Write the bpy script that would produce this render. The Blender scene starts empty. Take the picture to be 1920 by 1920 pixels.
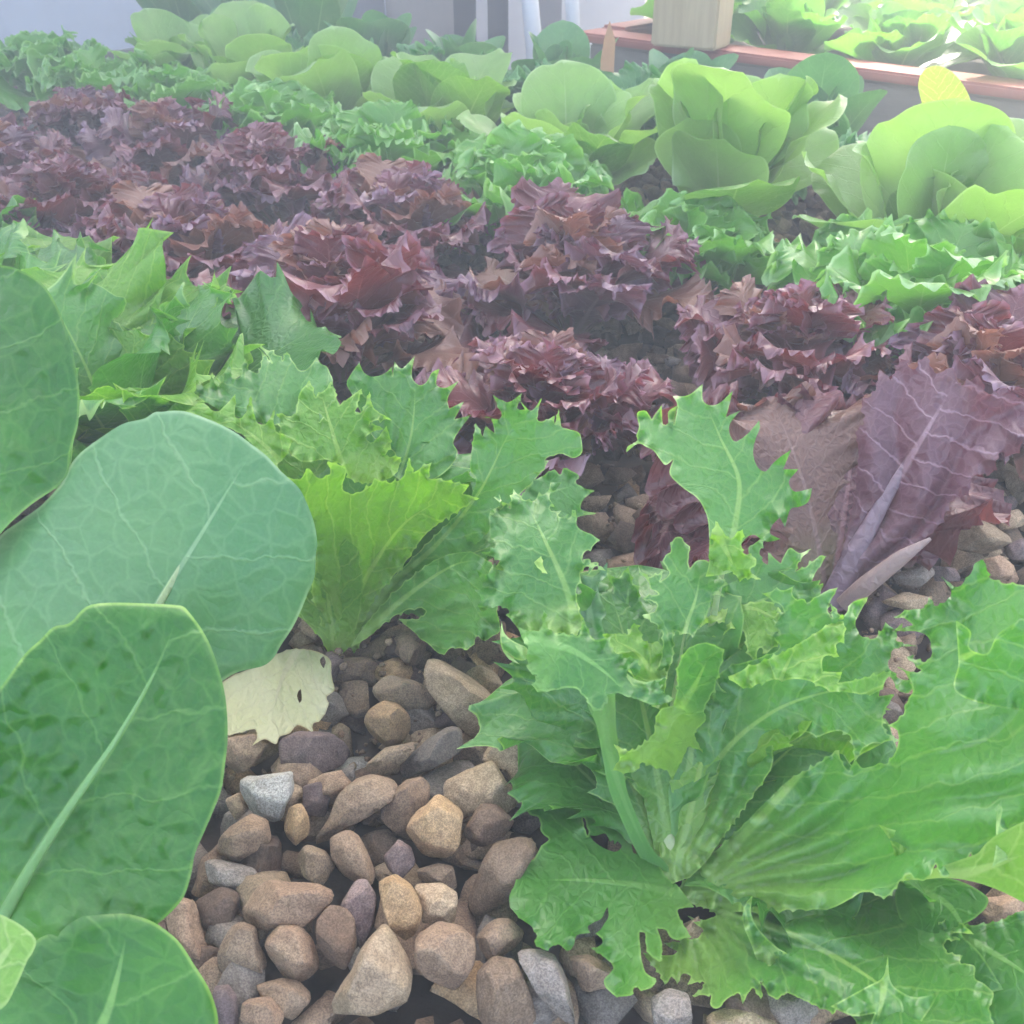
import bpy, math, random
import numpy as np
from mathutils import Vector
from mathutils.geometry import delaunay_2d_cdt
R=random.Random(7); NR=np.random.default_rng(7)
SC=bpy.context.scene; COL=SC.collection
PITCH=math.radians(32.6); CH=0.30; F=1900.0
SP,CP=math.sin(PITCH),math.cos(PITCH)
FW=np.array([0,CP,-SP]); DN=np.array([0,-SP,-CP]); RT=np.array([1.,0,0]); CAM=np.array([0,0,CH])
UH=np.array([-.723,.691]); WH=np.array([.691,.723])        # along / across the rows

def ray(px,py,d):
    px=np.asarray(px,float);py=np.asarray(py,float);d=np.asarray(d,float)
    x=(px-960)/F;t=(py-960)/F
    return CAM+d[...,None]*(FW+x[...,None]*RT+t[...,None]*DN)
def gdepth(py,z=0.): return (CH-z)/(SP+CP*(py-960)/F)
def pt(px,py,d): return ray(px,py,np.array(float(d)))

# ------------------------------------------------------------ object helpers
def tag(o,label=None,cat=None,group=None,kind=None):
    if label:o['label']=label
    if cat:o['category']=cat
    if group:o['group']=group
    if kind:o['kind']=kind
    return o
def link(o,parent=None):
    COL.objects.link(o)
    if parent is not None:o.parent=parent
    return o
def empty(name,loc,label,cat,group=None,rz=0,sc=1):
    o=bpy.data.objects.new(name,None);o.location=loc;o.rotation_euler=(0,0,rz);o.scale=(sc,)*3
    o.empty_display_size=.02;link(o);return tag(o,label,cat,group)
def mesh(name,V,Fc,mats,uv=None,attrs=None,mi=None,smooth=True):
    me=bpy.data.meshes.new(name);V=np.asarray(V,np.float32)
    Fc=[np.asarray(f,np.int32) for f in Fc] if isinstance(Fc,list) else [np.asarray(Fc,np.int32)]
    Fc=[f for f in Fc if len(f)]
    loops=np.concatenate([f.ravel() for f in Fc]);cnt=np.concatenate([np.full(len(f),f.shape[1]) for f in Fc])
    me.vertices.add(len(V));me.vertices.foreach_set('co',V.ravel())
    me.loops.add(len(loops));me.loops.foreach_set('vertex_index',loops.astype(np.int32))
    me.polygons.add(len(cnt));st=np.concatenate([[0],np.cumsum(cnt)[:-1]]).astype(np.int32)
    me.polygons.foreach_set('loop_start',st)
    me.polygons.foreach_set('use_smooth',np.full(len(cnt),smooth))
    if mi is not None: me.polygons.foreach_set('material_index',np.asarray(mi,np.int32))
    if uv is not None:
        l=me.uv_layers.new(name='leafuv');l.data.foreach_set('uv',np.asarray(uv,np.float32)[loops].ravel())
    for k,a in (attrs or {}).items():
        at=me.attributes.new(k,'FLOAT','POINT');at.data.foreach_set('value',np.asarray(a,np.float32))
    for m in (mats if isinstance(mats,list) else [mats]): me.materials.append(m)
    me.update(calc_edges=True);me.validate();return me
def obj(name,me,parent=None,loc=None):
    o=bpy.data.objects.new(name,me)
    if loc is not None:o.location=loc
    return link(o,parent)
def boxmesh(name,sx,sy,sz,mat,bev=.002,c=(0,0,0)):
    import bmesh
    bm=bmesh.new();bmesh.ops.create_cube(bm,size=1)
    for v in bm.verts:v.co=Vector((v.co.x*sx+c[0],v.co.y*sy+c[1],v.co.z*sz+c[2]))
    if bev:bmesh.ops.bevel(bm,geom=bm.edges[:]+bm.verts[:],offset=bev,segments=2,affect='EDGES')
    me=bpy.data.meshes.new(name);bm.to_mesh(me);bm.free();me.materials.append(mat);return me

# ------------------------------------------------------------ materials
def newmat(name):
    m=bpy.data.materials.new(name);m.use_nodes=True;nt=m.node_tree;nt.nodes.clear();return m,nt
class N:
    def __init__(s,nt):s.nt=nt
    def n(s,t,**k):
        o=s.nt.nodes.new(t)
        for a,b in k.items():setattr(o,a,b)
        return o
    def l(s,a,b):s.nt.links.new(a,b)
    def val(s,sock,v):
        if hasattr(v,'is_output'):s.l(v,sock)
        else:sock.default_value=v
    def m(s,op,a,b=0.,c=0.,clamp=False):
        o=s.n('ShaderNodeMath',operation=op,use_clamp=clamp)
        s.val(o.inputs[0],a);s.val(o.inputs[1],b)
        if len(o.inputs)>2:s.val(o.inputs[2],c)
        return o.outputs[0]
    def mix(s,f,a,b,bt='MIX'):
        o=s.n('ShaderNodeMix',data_type='RGBA',blend_type=bt)
        s.val(o.inputs[0],f);s.val(o.inputs[6],a if hasattr(a,'is_output') else (*a,1) if len(a)==3 else a);s.val(o.inputs[7],b if hasattr(b,'is_output') else (*b,1) if len(b)==3 else b)
        return o.outputs[2]
    def sm(s,x,a,b):   # smoothstep falling/rising from a to b
        o=s.n('ShaderNodeMapRange',interpolation_type='SMOOTHSTEP');s.val(o.inputs[0],x);s.val(o.inputs[1],a);s.val(o.inputs[2],b);return o.outputs[0]
    def noise(s,vec,sc,det=2,rough=.5):
        o=s.n('ShaderNodeTexNoise');o.inputs['Scale'].default_value=sc;o.inputs['Detail'].default_value=det;o.inputs['Roughness'].default_value=rough
        if vec is not None:s.l(vec,o.inputs['Vector'])
        return o

def leafmat(name,ca,cb,vein,base,edge,rough=.42,trans=.35,sp=.011,cell=.006,mw=.0028,bump=.5,tcol=None,vs=.45,rs=.2,edgew=.0009,spec=.5,inner=None,grain=.25,slope=1.0,lite=False,coat=.25,bdist=.0016,vb=.3):
    m,nt=newmat(name);q=N(nt)
    uvn=q.n('ShaderNodeUVMap',uv_map='leafuv');geo=q.n('ShaderNodeTexCoord')
    oi=q.n('ShaderNodeObjectInfo')
    sep=q.n('ShaderNodeSeparateXYZ');q.l(uvn.outputs[0],sep.inputs[0])
    off=q.n('ShaderNodeCombineXYZ');q.val(off.inputs[2],q.m('MULTIPLY',oi.outputs['Random'],3.))
    vadd=q.n('ShaderNodeVectorMath',operation='ADD');q.l(uvn.outputs[0],vadd.inputs[0]);q.l(off.outputs[0],vadd.inputs[1])
    vec=vadd.outputs[0]
    wn=q.noise(vec,70,3,.6);w=q.m('MULTIPLY',q.m('SUBTRACT',wn.outputs[0],.5),.012)
    a,b=sep.outputs[0],sep.outputs[1];ab=q.m('ABSOLUTE',b)
    side=q.m('MULTIPLY',q.m('GREATER_THAN',b,0.),sp*.5)
    lat=q.m('ADD',q.m('ADD',q.m('SUBTRACT',a,q.m('MULTIPLY',ab,slope)),side),w)
    fr=q.m('ABSOLUTE',q.m('SUBTRACT',q.m('FRACT',q.m('DIVIDE',lat,sp)),.5))
    latv=q.m('SUBTRACT',1.,q.sm(q.m('MULTIPLY',fr,sp),.00005,.0009))
    wv=q.n('ShaderNodeVectorMath',operation='ADD');q.l(vec,wv.inputs[0]);
    cw=q.n('ShaderNodeVectorMath',operation='SCALE');q.l(wn.outputs['Color'],cw.inputs[0]);cw.inputs['Scale'].default_value=.008;q.l(cw.outputs[0],wv.inputs[1])
    vo=q.n('ShaderNodeTexVoronoi',feature='DISTANCE_TO_EDGE');vo.inputs['Scale'].default_value=1/cell;q.l(wv.outputs[0],vo.inputs['Vector'])
    ret=q.m('SUBTRACT',1.,q.sm(vo.outputs['Distance'],.0,.09))
    vo2=q.n('ShaderNodeTexVoronoi',feature='DISTANCE_TO_EDGE');vo2.inputs['Scale'].default_value=2.7/cell;q.l(wv.outputs[0],vo2.inputs['Vector'])
    ret2=q.m('SUBTRACT',1.,q.sm(vo2.outputs['Distance'],.0,.12)) if not lite else 0.
    ta=q.n('ShaderNodeAttribute',attribute_name='ta').outputs['Fac'];ed=q.n('ShaderNodeAttribute',attribute_name='ed').outputs['Fac']
    mwid=q.m('MULTIPLY',q.m('SUBTRACT',1.05,ta),mw)
    mid=q.m('SUBTRACT',1.,q.sm(q.m('DIVIDE',ab,mwid),.45,1.15))
    mid=q.m('MULTIPLY',mid,q.m('SUBTRACT',1.,q.sm(ta,.75,1.)))
    n1=q.noise(vec,22,2 if lite else 3);n2=q.noise(vec,900,2,.7) if not lite else wn
    c=q.mix(q.sm(q.m('ADD',n1.outputs[0],q.m('MULTIPLY',q.m('SUBTRACT',oi.outputs['Random'],.5),.35)),.3,.7),ca,cb)
    if inner: c=q.mix(q.m('SUBTRACT',1.,q.sm(ta,*inner[1:])),c,inner[0])
    c=q.mix(q.m('SUBTRACT',1.,q.sm(ta,.02,.42)),c,base)
    c=q.mix(q.m('MULTIPLY',latv,vs),c,vein)
    c=q.mix(q.m('MULTIPLY',q.m('ADD',ret,q.m('MULTIPLY',ret2,.4)),rs),c,vein)
    c=q.mix(q.m('MULTIPLY',mid,.85),c,vein)
    c=q.mix(q.m('MULTIPLY',q.m('MULTIPLY',q.m('SUBTRACT',1.,q.sm(ed,edgew*.3,edgew)),q.sm(n1.outputs[0],.3,.6)),.7),c,edge)
    c=q.mix(grain,c,q.mix(n2.outputs[0],(.3,.3,.3),(1.,1.,1.)),'MULTIPLY')
    if lite: h=q.m('ADD',q.m('MULTIPLY',latv,-.4),q.m('MULTIPLY',wn.outputs[0],1.6))
    else:
        h=q.m('ADD',q.m('MULTIPLY',q.sm(vo.outputs['Distance'],0.,.45),.7),q.m('MULTIPLY',q.m('ADD',latv,mid),-vb))
        h=q.m('ADD',h,q.m('MULTIPLY',n2.outputs[0],.08));h=q.m('ADD',h,q.m('MULTIPLY',n1.outputs[0],1.2))
    bp=q.n('ShaderNodeBump');bp.inputs['Strength'].default_value=bump;bp.inputs['Distance'].default_value=bdist;q.l(h,bp.inputs['Height'])
    p=q.n('ShaderNodeBsdfPrincipled');q.l(c,p.inputs['Base Color'])
    q.val(p.inputs['Roughness'],q.m('ADD',rough-.1,q.m('MULTIPLY',n1.outputs[0],.2)));p.inputs['Specular IOR Level'].default_value=spec;p.inputs['Coat Weight'].default_value=coat;p.inputs['Coat Roughness'].default_value=.32;p.inputs['Coat IOR'].default_value=1.45
    q.l(bp.outputs[0],p.inputs['Normal'])
    t=q.n('ShaderNodeBsdfTranslucent');tc=q.mix(1.,c,(*(tcol or (1.25,1.5,.55)),1),'MULTIPLY');q.l(tc,t.inputs[0]);q.l(bp.outputs[0],t.inputs['Normal'])
    ms=q.n('ShaderNodeMixShader');ms.inputs[0].default_value=trans;q.l(p.outputs[0],ms.inputs[1]);q.l(t.outputs[0],ms.inputs[2])
    o=q.n('ShaderNodeOutputMaterial');q.l(ms.outputs[0],o.inputs[0]);return m

def stonemat(name,c1,c2,c3,lite=False):
    m,nt=newmat(name);q=N(nt);tc=q.n('ShaderNodeTexCoord').outputs['Object'];oi=q.n('ShaderNodeObjectInfo')
    off=q.n('ShaderNodeVectorMath',operation='ADD');q.l(tc,off.inputs[0]);q.l(q.n('ShaderNodeNewGeometry').outputs['Random Per Island'],off.inputs[1])
    va=q.n('ShaderNodeVectorMath',operation='ADD');q.l(off.outputs[0],va.inputs[0]);q.l(oi.outputs['Random'],va.inputs[1]);v=va.outputs[0]
    a=q.noise(v,70,4,.6);b=q.noise(v,1500,3,.75);d=q.noise(v,320,4,.6);e=q.noise(v,35,2)
    c=q.mix(q.sm(a.outputs[0],.35,.68),c1,c2);c=q.mix(q.m('MULTIPLY',q.sm(e.outputs[0],.52,.68),.7),c,c3)
    isl=q.n('ShaderNodeNewGeometry').outputs['Random Per Island']
    k=q.m('ADD',.7,q.m('MULTIPLY',q.m('FRACT',q.m('ADD',q.m('MULTIPLY',isl,7.3),q.m('MULTIPLY',oi.outputs['Random'],3.1))),.6))
    kc=q.n('ShaderNodeCombineColor');[q.val(kc.inputs[i],k) for i in range(3)]
    c=q.mix(1.,c,kc.outputs[0],'MULTIPLY')
    g=q.mix(q.sm(b.outputs[0],.38,.62),(.36,.33,.3),(1.4,1.38,1.35));c=q.mix(.55,c,g,'MULTIPLY')
    c=q.mix(.45,c,q.mix(q.sm(d.outputs[0],.3,.7),(.55,.5,.48),(1.25,1.25,1.25)),'MULTIPLY')
    h=q.m('ADD',q.m('MULTIPLY',b.outputs[0],.35),q.m('MULTIPLY',d.outputs[0],1.))
    bp=q.n('ShaderNodeBump');bp.inputs['Strength'].default_value=.75;bp.inputs['Distance'].default_value=.0012;q.l(h,bp.inputs['Height'])
    p=q.n('ShaderNodeBsdfPrincipled');q.l(c,p.inputs['Base Color']);p.inputs['Roughness'].default_value=.85;p.inputs['Specular IOR Level'].default_value=.25;q.l(bp.outputs[0],p.inputs['Normal'])
    o=q.n('ShaderNodeOutputMaterial');q.l(p.outputs[0],o.inputs[0]);return m
def plain(name,c1,c2,sc=20,rough=.7,bump=.2,stretch=(1,1,1),metal=0,dist=.002):
    m,nt=newmat(name);q=N(nt);tc=q.n('ShaderNodeTexCoord').outputs['Object']
    mp=q.n('ShaderNodeMapping');mp.inputs['Scale'].default_value=stretch;q.l(tc,mp.inputs[0])
    a=q.noise(mp.outputs[0],sc,5,.6);b=q.noise(mp.outputs[0],sc*12,3,.6)
    c=q.mix(q.sm(a.outputs[0],.3,.7),c1,c2);c=q.mix(.25,c,q.mix(b.outputs[0],(.5,.5,.5),(1.3,1.3,1.3)),'MULTIPLY')
    bp=q.n('ShaderNodeBump');bp.inputs['Strength'].default_value=bump;bp.inputs['Distance'].default_value=dist;q.l(q.m('ADD',a.outputs[0],q.m('MULTIPLY',b.outputs[0],.3)),bp.inputs['Height'])
    p=q.n('ShaderNodeBsdfPrincipled');q.l(c,p.inputs['Base Color']);p.inputs['Roughness'].default_value=rough;p.inputs['Metallic'].default_value=metal;q.l(bp.outputs[0],p.inputs['Normal'])
    o=q.n('ShaderNodeOutputMaterial');q.l(p.outputs[0],o.inputs[0]);return m

M={}
M['rib']=leafmat('romaine_rib',(.13,.33,.08),(.16,.36,.1),(.2,.4,.13),(.18,.38,.1),(.2,.4,.12),rough=.45,trans=.2,mw=.002,bump=.2,vs=.1,rs=.05)
M['romaine']=leafmat('romaine_leaf',(.022,.14,.01),(.045,.2,.015),(.2,.4,.1),(.1,.3,.05),(.26,.46,.08),rough=.33,trans=.28,sp=.024,cell=.009,mw=.0024,bump=.5,vs=.27,rs=.12,edgew=.0011,slope=.75,coat=.4,bdist=.002,vb=.12,spec=.35)
M['romainesheen']=leafmat('romaine_leaf_sky_sheen',(.08,.24,.085),(.115,.28,.1),(.28,.46,.24),(.06,.31,.02),(.42,.58,.34),rough=.45,trans=.26,sp=.026,cell=.009,mw=.0022,bump=.4,vs=.35,rs=.16,edgew=.0012,slope=.6,bdist=.0015,coat=.3)  # bluish sky reflection is mixed into the leaf's own green
M['lime']=leafmat('lime_leaf',(.16,.36,.05),(.22,.42,.07),(.4,.55,.2),(.3,.45,.14),(.4,.55,.2),trans=.4,bump=.25)
M['frisee']=leafmat('endive_leaf',(.075,.26,.04),(.11,.33,.055),(.3,.5,.13),(.24,.43,.08),(.45,.64,.2),rough=.28,trans=.38,sp=.012,cell=.004,mw=.002,bump=.4,vs=.35,rs=.12,edgew=.0007,coat=.45,bdist=.0012)
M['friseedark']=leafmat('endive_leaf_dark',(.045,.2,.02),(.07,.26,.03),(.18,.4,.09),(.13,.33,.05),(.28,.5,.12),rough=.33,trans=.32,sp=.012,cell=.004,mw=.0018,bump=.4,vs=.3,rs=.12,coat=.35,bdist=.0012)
M['friseelime']=leafmat('endive_leaf_lime',(.14,.36,.025),(.19,.42,.035),(.38,.57,.12),(.28,.48,.06),(.45,.65,.16),rough=.34,trans=.44,sp=.011,cell=.004,mw=.0018,bump=.45,vs=.5,rs=.15,coat=.3)
M['pale']=leafmat('pale_stem',(.32,.46,.17),(.36,.5,.2),(.5,.6,.32),(.42,.52,.26),(.45,.6,.3),rough=.4,trans=.3,sp=.006,cell=.004,mw=.003,bump=.25)
M['sunleaf']=leafmat('yellow_green_leaf',(.3,.46,.04),(.36,.52,.06),(.62,.7,.3),(.5,.6,.2),(.6,.7,.2),trans=.55,bump=.25,tcol=(1.15,1.2,.4),vs=.9)  # yellow green leaf, brightened in colour and translucency to look sunlit
M['yellowed']=leafmat('withered_leaf',(.6,.6,.3),(.68,.65,.42),(.6,.56,.36),(.45,.48,.25),(.5,.42,.22),rough=.55,trans=.3,sp=.009,cell=.004,mw=.002,bump=.5,tcol=(1,1,.7),vs=.35)
M['red']=leafmat('red_leaf',(.13,.035,.045),(.18,.06,.065),(.34,.16,.17),(.2,.17,.08),(.2,.06,.09),rough=.33,trans=.26,sp=.01,cell=.004,mw=.0022,bump=.5,tcol=(1.6,.9,.7),vs=.35,rs=.2,spec=.6,grain=.3,inner=((.16,.12,.05),.05,.45))
M['redpurple']=leafmat('purple_leaf',(.14,.06,.085),(.2,.095,.11),(.38,.26,.31),(.32,.22,.26),(.2,.08,.1),rough=.45,trans=.25,sp=.013,cell=.006,mw=.005,bump=.6,tcol=(1.4,.9,.9),vs=.75,rs=.15,slope=.22,bdist=.0014)
M['redbrown']=leafmat('bronze_leaf',(.17,.08,.065),(.22,.11,.08),(.32,.2,.17),(.25,.18,.1),(.3,.14,.14),rough=.38,trans=.3,sp=.01,cell=.004,mw=.002,bump=.5,tcol=(1.4,.95,.7),vs=.35,inner=((.2,.17,.07),.05,.4))
M['redpink']=leafmat('pink_stem',(.4,.24,.25),(.46,.3,.28),(.5,.36,.34),(.5,.36,.3),(.4,.2,.2),rough=.45,trans=.2,sp=.006,cell=.005,mw=.003,bump=.3,tcol=(1.1,.9,.9))
M['redl']=leafmat('red_leaf_far',(.15,.03,.042),(.23,.065,.07),(.34,.16,.17),(.2,.17,.08),(.38,.19,.25),rough=.3,trans=.26,sp=.01,cell=.004,mw=.0022,bump=.5,tcol=(1.6,.8,.6),vs=.35,rs=.2,spec=.6,grain=.3,inner=((.17,.12,.045),.05,.45),edgew=.003,lite=True,coat=.4)  # red lightened in its base colour to imitate the veil over distance
M['redpl']=leafmat('purple_leaf_far',(.17,.065,.09),(.22,.1,.13),(.32,.2,.24),(.25,.18,.12),(.36,.22,.3),rough=.32,trans=.25,bump=.5,tcol=(1.4,.8,.8),edgew=.003,lite=True,coat=.4)
M['redbl']=leafmat('bronze_leaf_far',(.26,.1,.075),(.32,.15,.1),(.4,.25,.2),(.3,.22,.12),(.42,.24,.2),rough=.38,trans=.3,bump=.4,tcol=(1.4,.95,.7),inner=((.22,.18,.07),.05,.4),edgew=.003,lite=True)
M['lollo']=leafmat('lollo_leaf',(.13,.38,.04),(.18,.44,.06),(.32,.52,.16),(.26,.46,.1),(.52,.74,.36),rough=.28,trans=.38,sp=.012,cell=.005,mw=.002,bump=.4,vs=.3,rs=.12,edgew=.003,lite=True,coat=.45)
M['butter']=leafmat('butterhead_leaf',(.3,.52,.13),(.37,.58,.18),(.44,.62,.26),(.32,.5,.14),(.52,.7,.36),rough=.38,trans=.46,sp=.018,cell=.008,mw=.0022,bump=.5,vs=.3,rs=.1,edgew=.002,lite=True,tcol=(1.15,1.3,.6))  # pale green made paler still, standing in for the milky distance
M['curly']=leafmat('curly_leaf',(.05,.24,.045),(.08,.3,.06),(.2,.42,.14),(.2,.38,.1),(.3,.55,.25),rough=.4,trans=.3,bump=.4,edgew=.003,lite=True)
M['cos']=leafmat('cos_leaf',(.09,.26,.09),(.13,.32,.12),(.3,.46,.24),(.25,.42,.17),(.25,.42,.2),rough=.42,trans=.3,sp=.018,cell=.008,mw=.002,bump=.35,vs=.25,rs=.12,lite=True)
M['chard']=leafmat('far_bed_leaf',(.13,.34,.07),(.2,.42,.09),(.34,.5,.2),(.3,.45,.16),(.35,.52,.22),rough=.45,trans=.4,bump=.3,lite=True)
STN={'tan':((.36,.265,.17),(.44,.33,.22),(.3,.215,.145)),'brown':((.24,.165,.11),(.3,.215,.145),(.19,.13,.09)),'pinkish brown':((.28,.185,.125),(.34,.235,.155),(.23,.145,.1)),
 'grey':((.23,.195,.165),(.29,.25,.215),(.19,.155,.13)),'purple grey':((.18,.13,.125),(.24,.175,.155),(.16,.11,.105)),'whitish':((.56,.52,.46),(.64,.6,.54),(.42,.37,.31)),
 'ochre':((.42,.27,.14),(.48,.32,.18),(.32,.2,.12)),'dark brown':((.11,.075,.055),(.17,.115,.085),(.1,.07,.05))}
for k,v in STN.items():M['st_'+k]=stonemat('stone_'+k.replace(' ','_'),*v)
STK=list(STN)

# ------------------------------------------------------------ grid leaf (made to measure from a profile)
def cat(P,n):
    P=np.asarray(P,float);Q=np.vstack([2*P[0]-P[1],P,2*P[-1]-P[-2]]);seg=len(P)-1
    u=np.linspace(0,seg,400);i=np.minimum(u.astype(int),seg-1);f=(u-i)[:,None]
    p0,p1,p2,p3=Q[i],Q[i+1],Q[i+2],Q[i+3]
    C=.5*(2*p1+(p2-p0)*f+(2*p0-5*p1+4*p2-p3)*f*f+(3*p1-p0-3*p2+p3)*f**3)
    L=np.concatenate([[0],np.cumsum(np.hypot(*np.diff(C[:,:2],axis=0).T))]);t=np.linspace(0,L[-1],n)
    return np.stack([np.interp(t,L,C[:,k]) for k in range(C.shape[1])],1)
PROF={
 'frisee':[(0,.05),(.2,.06),(.4,.14),(.6,.3),(.8,.36),(.95,.24),(1,0)],
 'lollo':[(0,.09),(.2,.13),(.4,.3),(.6,.5),(.8,.55),(.97,.36),(1,0)],
 'butter':[(0,.08),(.15,.12),(.3,.3),(.5,.46),(.75,.48),(.93,.3),(1,0)],
 'cos':[(0,.06),(.22,.07),(.4,.2),(.6,.33),(.8,.32),(.95,.16),(1,0)],
 'spoon':[(0,.06),(.2,.08),(.42,.2),(.62,.35),(.82,.37),(.95,.22),(1,0)],
 'lance':[(0,.05),(.2,.06),(.4,.13),(.6,.19),(.8,.15),(.95,.05),(1,0)]}
def gridleaf(rng,kind,L,e0,e1,S=46,RN=8,cup=0.,teeth=0,tn=9,amp=0.,freq=4,amp2=0.,freq2=11,fold=0.,roll=0.,wsc=1.,lobes=0.,twist=0.,az=0.,r0=.004,curlm=0.):
    E=cat(PROF[kind],S+1);A=E[:,0];W=E[:,1]*wsc
    s=np.concatenate([-np.ones(S+1),np.ones(S)]);t=np.concatenate([np.arange(S+1),np.arange(S-1,-1,-1)])/S
    A=np.concatenate([A,A[-2::-1]]);W=np.concatenate([W,W[-2::-1]])*s
    Am=A*(.72+.24*t);arc=np.linspace(0,2,2*S+1)
    r=(np.linspace(0,1,RN)**.75)[:,None]
    ph=rng.random(8)*6.28
    dx,dy=A-Am,W+0.;dl=np.hypot(dx,dy)+1e-6;dx=dx/dl;dy=dy/dl
    tm=np.clip((t-.12)/.25,0,1)
    lob=lobes*np.sin(arc*freq*3.14+ph[0])*tm
    if teeth:
        x=arc*tn+.5*np.sin(arc*7+ph[1])+.3*np.sin(arc*17+ph[2]);fr=np.abs(x-np.round(x));hh=.25+1.3*np.abs(np.sin(np.round(x)*12.9+ph[2]))**1.6
        tooth=teeth*hh*(np.exp(-fr*9)-.15)*tm
    else: tooth=0*arc
    a=Am+(A-Am)*r+dx*(lob*r**2+tooth*r**5);b=W*r+dy*(lob*r**2+tooth*r**5)
    wl=np.maximum(np.abs(W),.12)*tm
    n=amp*wl*r**2*(np.sin(arc*freq*6.28*.5+ph[3])+.5*np.sin(arc*freq*1.7*3.14+ph[4]))
    env=.55+.45*np.sin(arc*5.1+ph[7]);q1=arc*freq2*3.14+1.4*np.sin(arc*9+ph[6])
    n=n+amp2*r**2.6*tm*env*(np.sin(q1+ph[5])+.5*np.sin(1.63*q1+ph[6]))
    q2=amp2*.9*r**4*tm*env*np.cos(q1+ph[5])
    rec=curlm*r**3*tm;n=n-rec*np.abs(np.sin(q1*.5));
    a=a+q2*(-dy)*s;b=b+q2*dx*s
    n=n+fold*np.abs(b)+.02*rng.standard_normal()*b
    if teeth:n=n+tooth*r**4*np.sin(np.round(x)*3.7+ph[7])*.9
    # bend
    aa=np.linspace(-.1,1.4,151);el=e0+(e1-e0)*np.clip(aa,0,1.3)**1.4;h=(aa[1]-aa[0])
    cx=np.cumsum(np.cos(el))*h;cz=np.cumsum(np.sin(el))*h;cx-=np.interp(0,aa,cx);cz-=np.interp(0,aa,cz)
    X=np.interp(a,aa,cx);Z=np.interp(a,aa,cz);EL=np.interp(a,aa,el)
    if abs(cup)>1e-3: bb=np.sin(cup*b)/cup;n=n+(1-np.cos(cup*b))/cup
    else: bb=b
    tw=roll+twist*a;bb,n=bb*np.cos(tw)-n*np.sin(tw),bb*np.sin(tw)+n*np.cos(tw)
    X=X-np.sin(EL)*n;Z=Z+np.cos(EL)*n
    P=np.stack([X*L+r0,bb*L,Z*L],-1).reshape(-1,3)
    ca,sa=math.cos(az),math.sin(az);P=np.stack([P[:,0]*ca-P[:,1]*sa,P[:,0]*sa+P[:,1]*ca,P[:,2]],1)
    C=2*S+1;i,j=np.meshgrid(np.arange(RN-1),np.arange(C-1),indexing='ij');k=(i*C+j).ravel()
    Fq=np.stack([k,k+1,k+C+1,k+C],1)
    uv=np.stack([a*L,b*L],-1).reshape(-1,2);edv=np.broadcast_to((1-r)*np.abs(W)*L,a.shape).ravel()
    return P,Fq,uv,{'ta':np.clip(a,0,1).ravel(),'ed':edv}
def rosette(name,kind,n,L,mat,rng,em=(1.35,.35),inner=.5,bend=(-.5,-1.0),mats=None,mname='leaf',jit=.12,**k):
    """list of leaf meshes for one plant; inner leaves upright and short, outer open and long"""
    out=[]
    for i in range(n):
        f=(i+.5)/n;az=i*2.39996+rng.random()*.5
        LL=L*(inner+(1-inner)*f**.6)*(.88+.24*rng.random())
        e0=em[0]+(em[1]-em[0])*f+jit*rng.standard_normal();e1=e0+bend[0]+(bend[1]-bend[0])*f*rng.random()
        kk=dict(k);kk['wsc']=kk.get('wsc',1)*(.85+.3*rng.random())
        P,Fq,uv,at=gridleaf(rng,kind,LL,e0,e1,az=az,roll=.25*rng.standard_normal(),r0=.003+.008*f,**kk)
        m=mat if mats is None else M[mats[int(rng.integers(len(mats)))]]
        out.append(mesh(mname,P,Fq,m,uv,at))
    return out
def plant(meshes,name,x,y,label,cat,group,rz,sc=1,z=0,first=None,skip=0):
    o=empty(name,(x,y,z),label,cat,group,rz,sc)
    for me in meshes[skip:]: obj('leaf',me,o)
    return o

# ------------------------------------------------------------ traced leaves: outline at its own distance, real size, curved surface
def PP(s): return np.array([[float(c) for c in p.split(',')] for p in s.split()])
def smooth(P,closed=True,step=4.):
    n=len(P);out=[]
    for i in range(n if closed else n-1):
        p0,p1,p2,p3=P[(i-1)%n],P[i],P[(i+1)%n],P[(i+2)%n]
        if not closed:
            p0=P[max(i-1,0)];p3=P[min(i+2,n-1)]
        def corner(a,b,c):
            u=a-b;v=c-b;cs=np.dot(u,v)/(np.linalg.norm(u)*np.linalg.norm(v)+1e-9);return cs>.15
        d=np.linalg.norm(p2-p1);m1=.5*(p2-p0);m2=.5*(p3-p1)
        m1*=min(1,1.2*d/(np.linalg.norm(m1)+1e-9));m2*=min(1,1.2*d/(np.linalg.norm(m2)+1e-9))
        if corner(p0,p1,p2):m1=(p2-p1)*.6
        if corner(p1,p2,p3):m2=(p2-p1)*.6
        k=max(1,int(round(d/step)))
        for j in range(k):
            t=j/k;out.append((2*t**3-3*t*t+1)*p1+(t**3-2*t*t+t)*m1+(-2*t**3+3*t*t)*p2+(t**3-t*t)*m2)
    return np.array(out)
def inside(Q,P):
    x,y=Q[:,0][:,None],Q[:,1][:,None];x1,y1=P[:,0],P[:,1];x2,y2=np.roll(x1,-1),np.roll(y1,-1)
    c=((y1>y)!=(y2>y))&(x<(x2-x1)*(y-y1)/(y2-y1+1e-12)+x1);return c.sum(1)%2==1
def vnoise(x,y,seed,octs=3):
    rg=np.random.default_rng(seed);o=0*x;a=1.
    for k in range(octs):
        for _ in range(3):
            th=rg.random()*6.28;f=(.7+.6*rg.random())*2**k;o=o+a*np.sin((x*math.cos(th)+y*math.sin(th))*f+rg.random()*6.28)/3
        a*=.5
    return o
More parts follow.
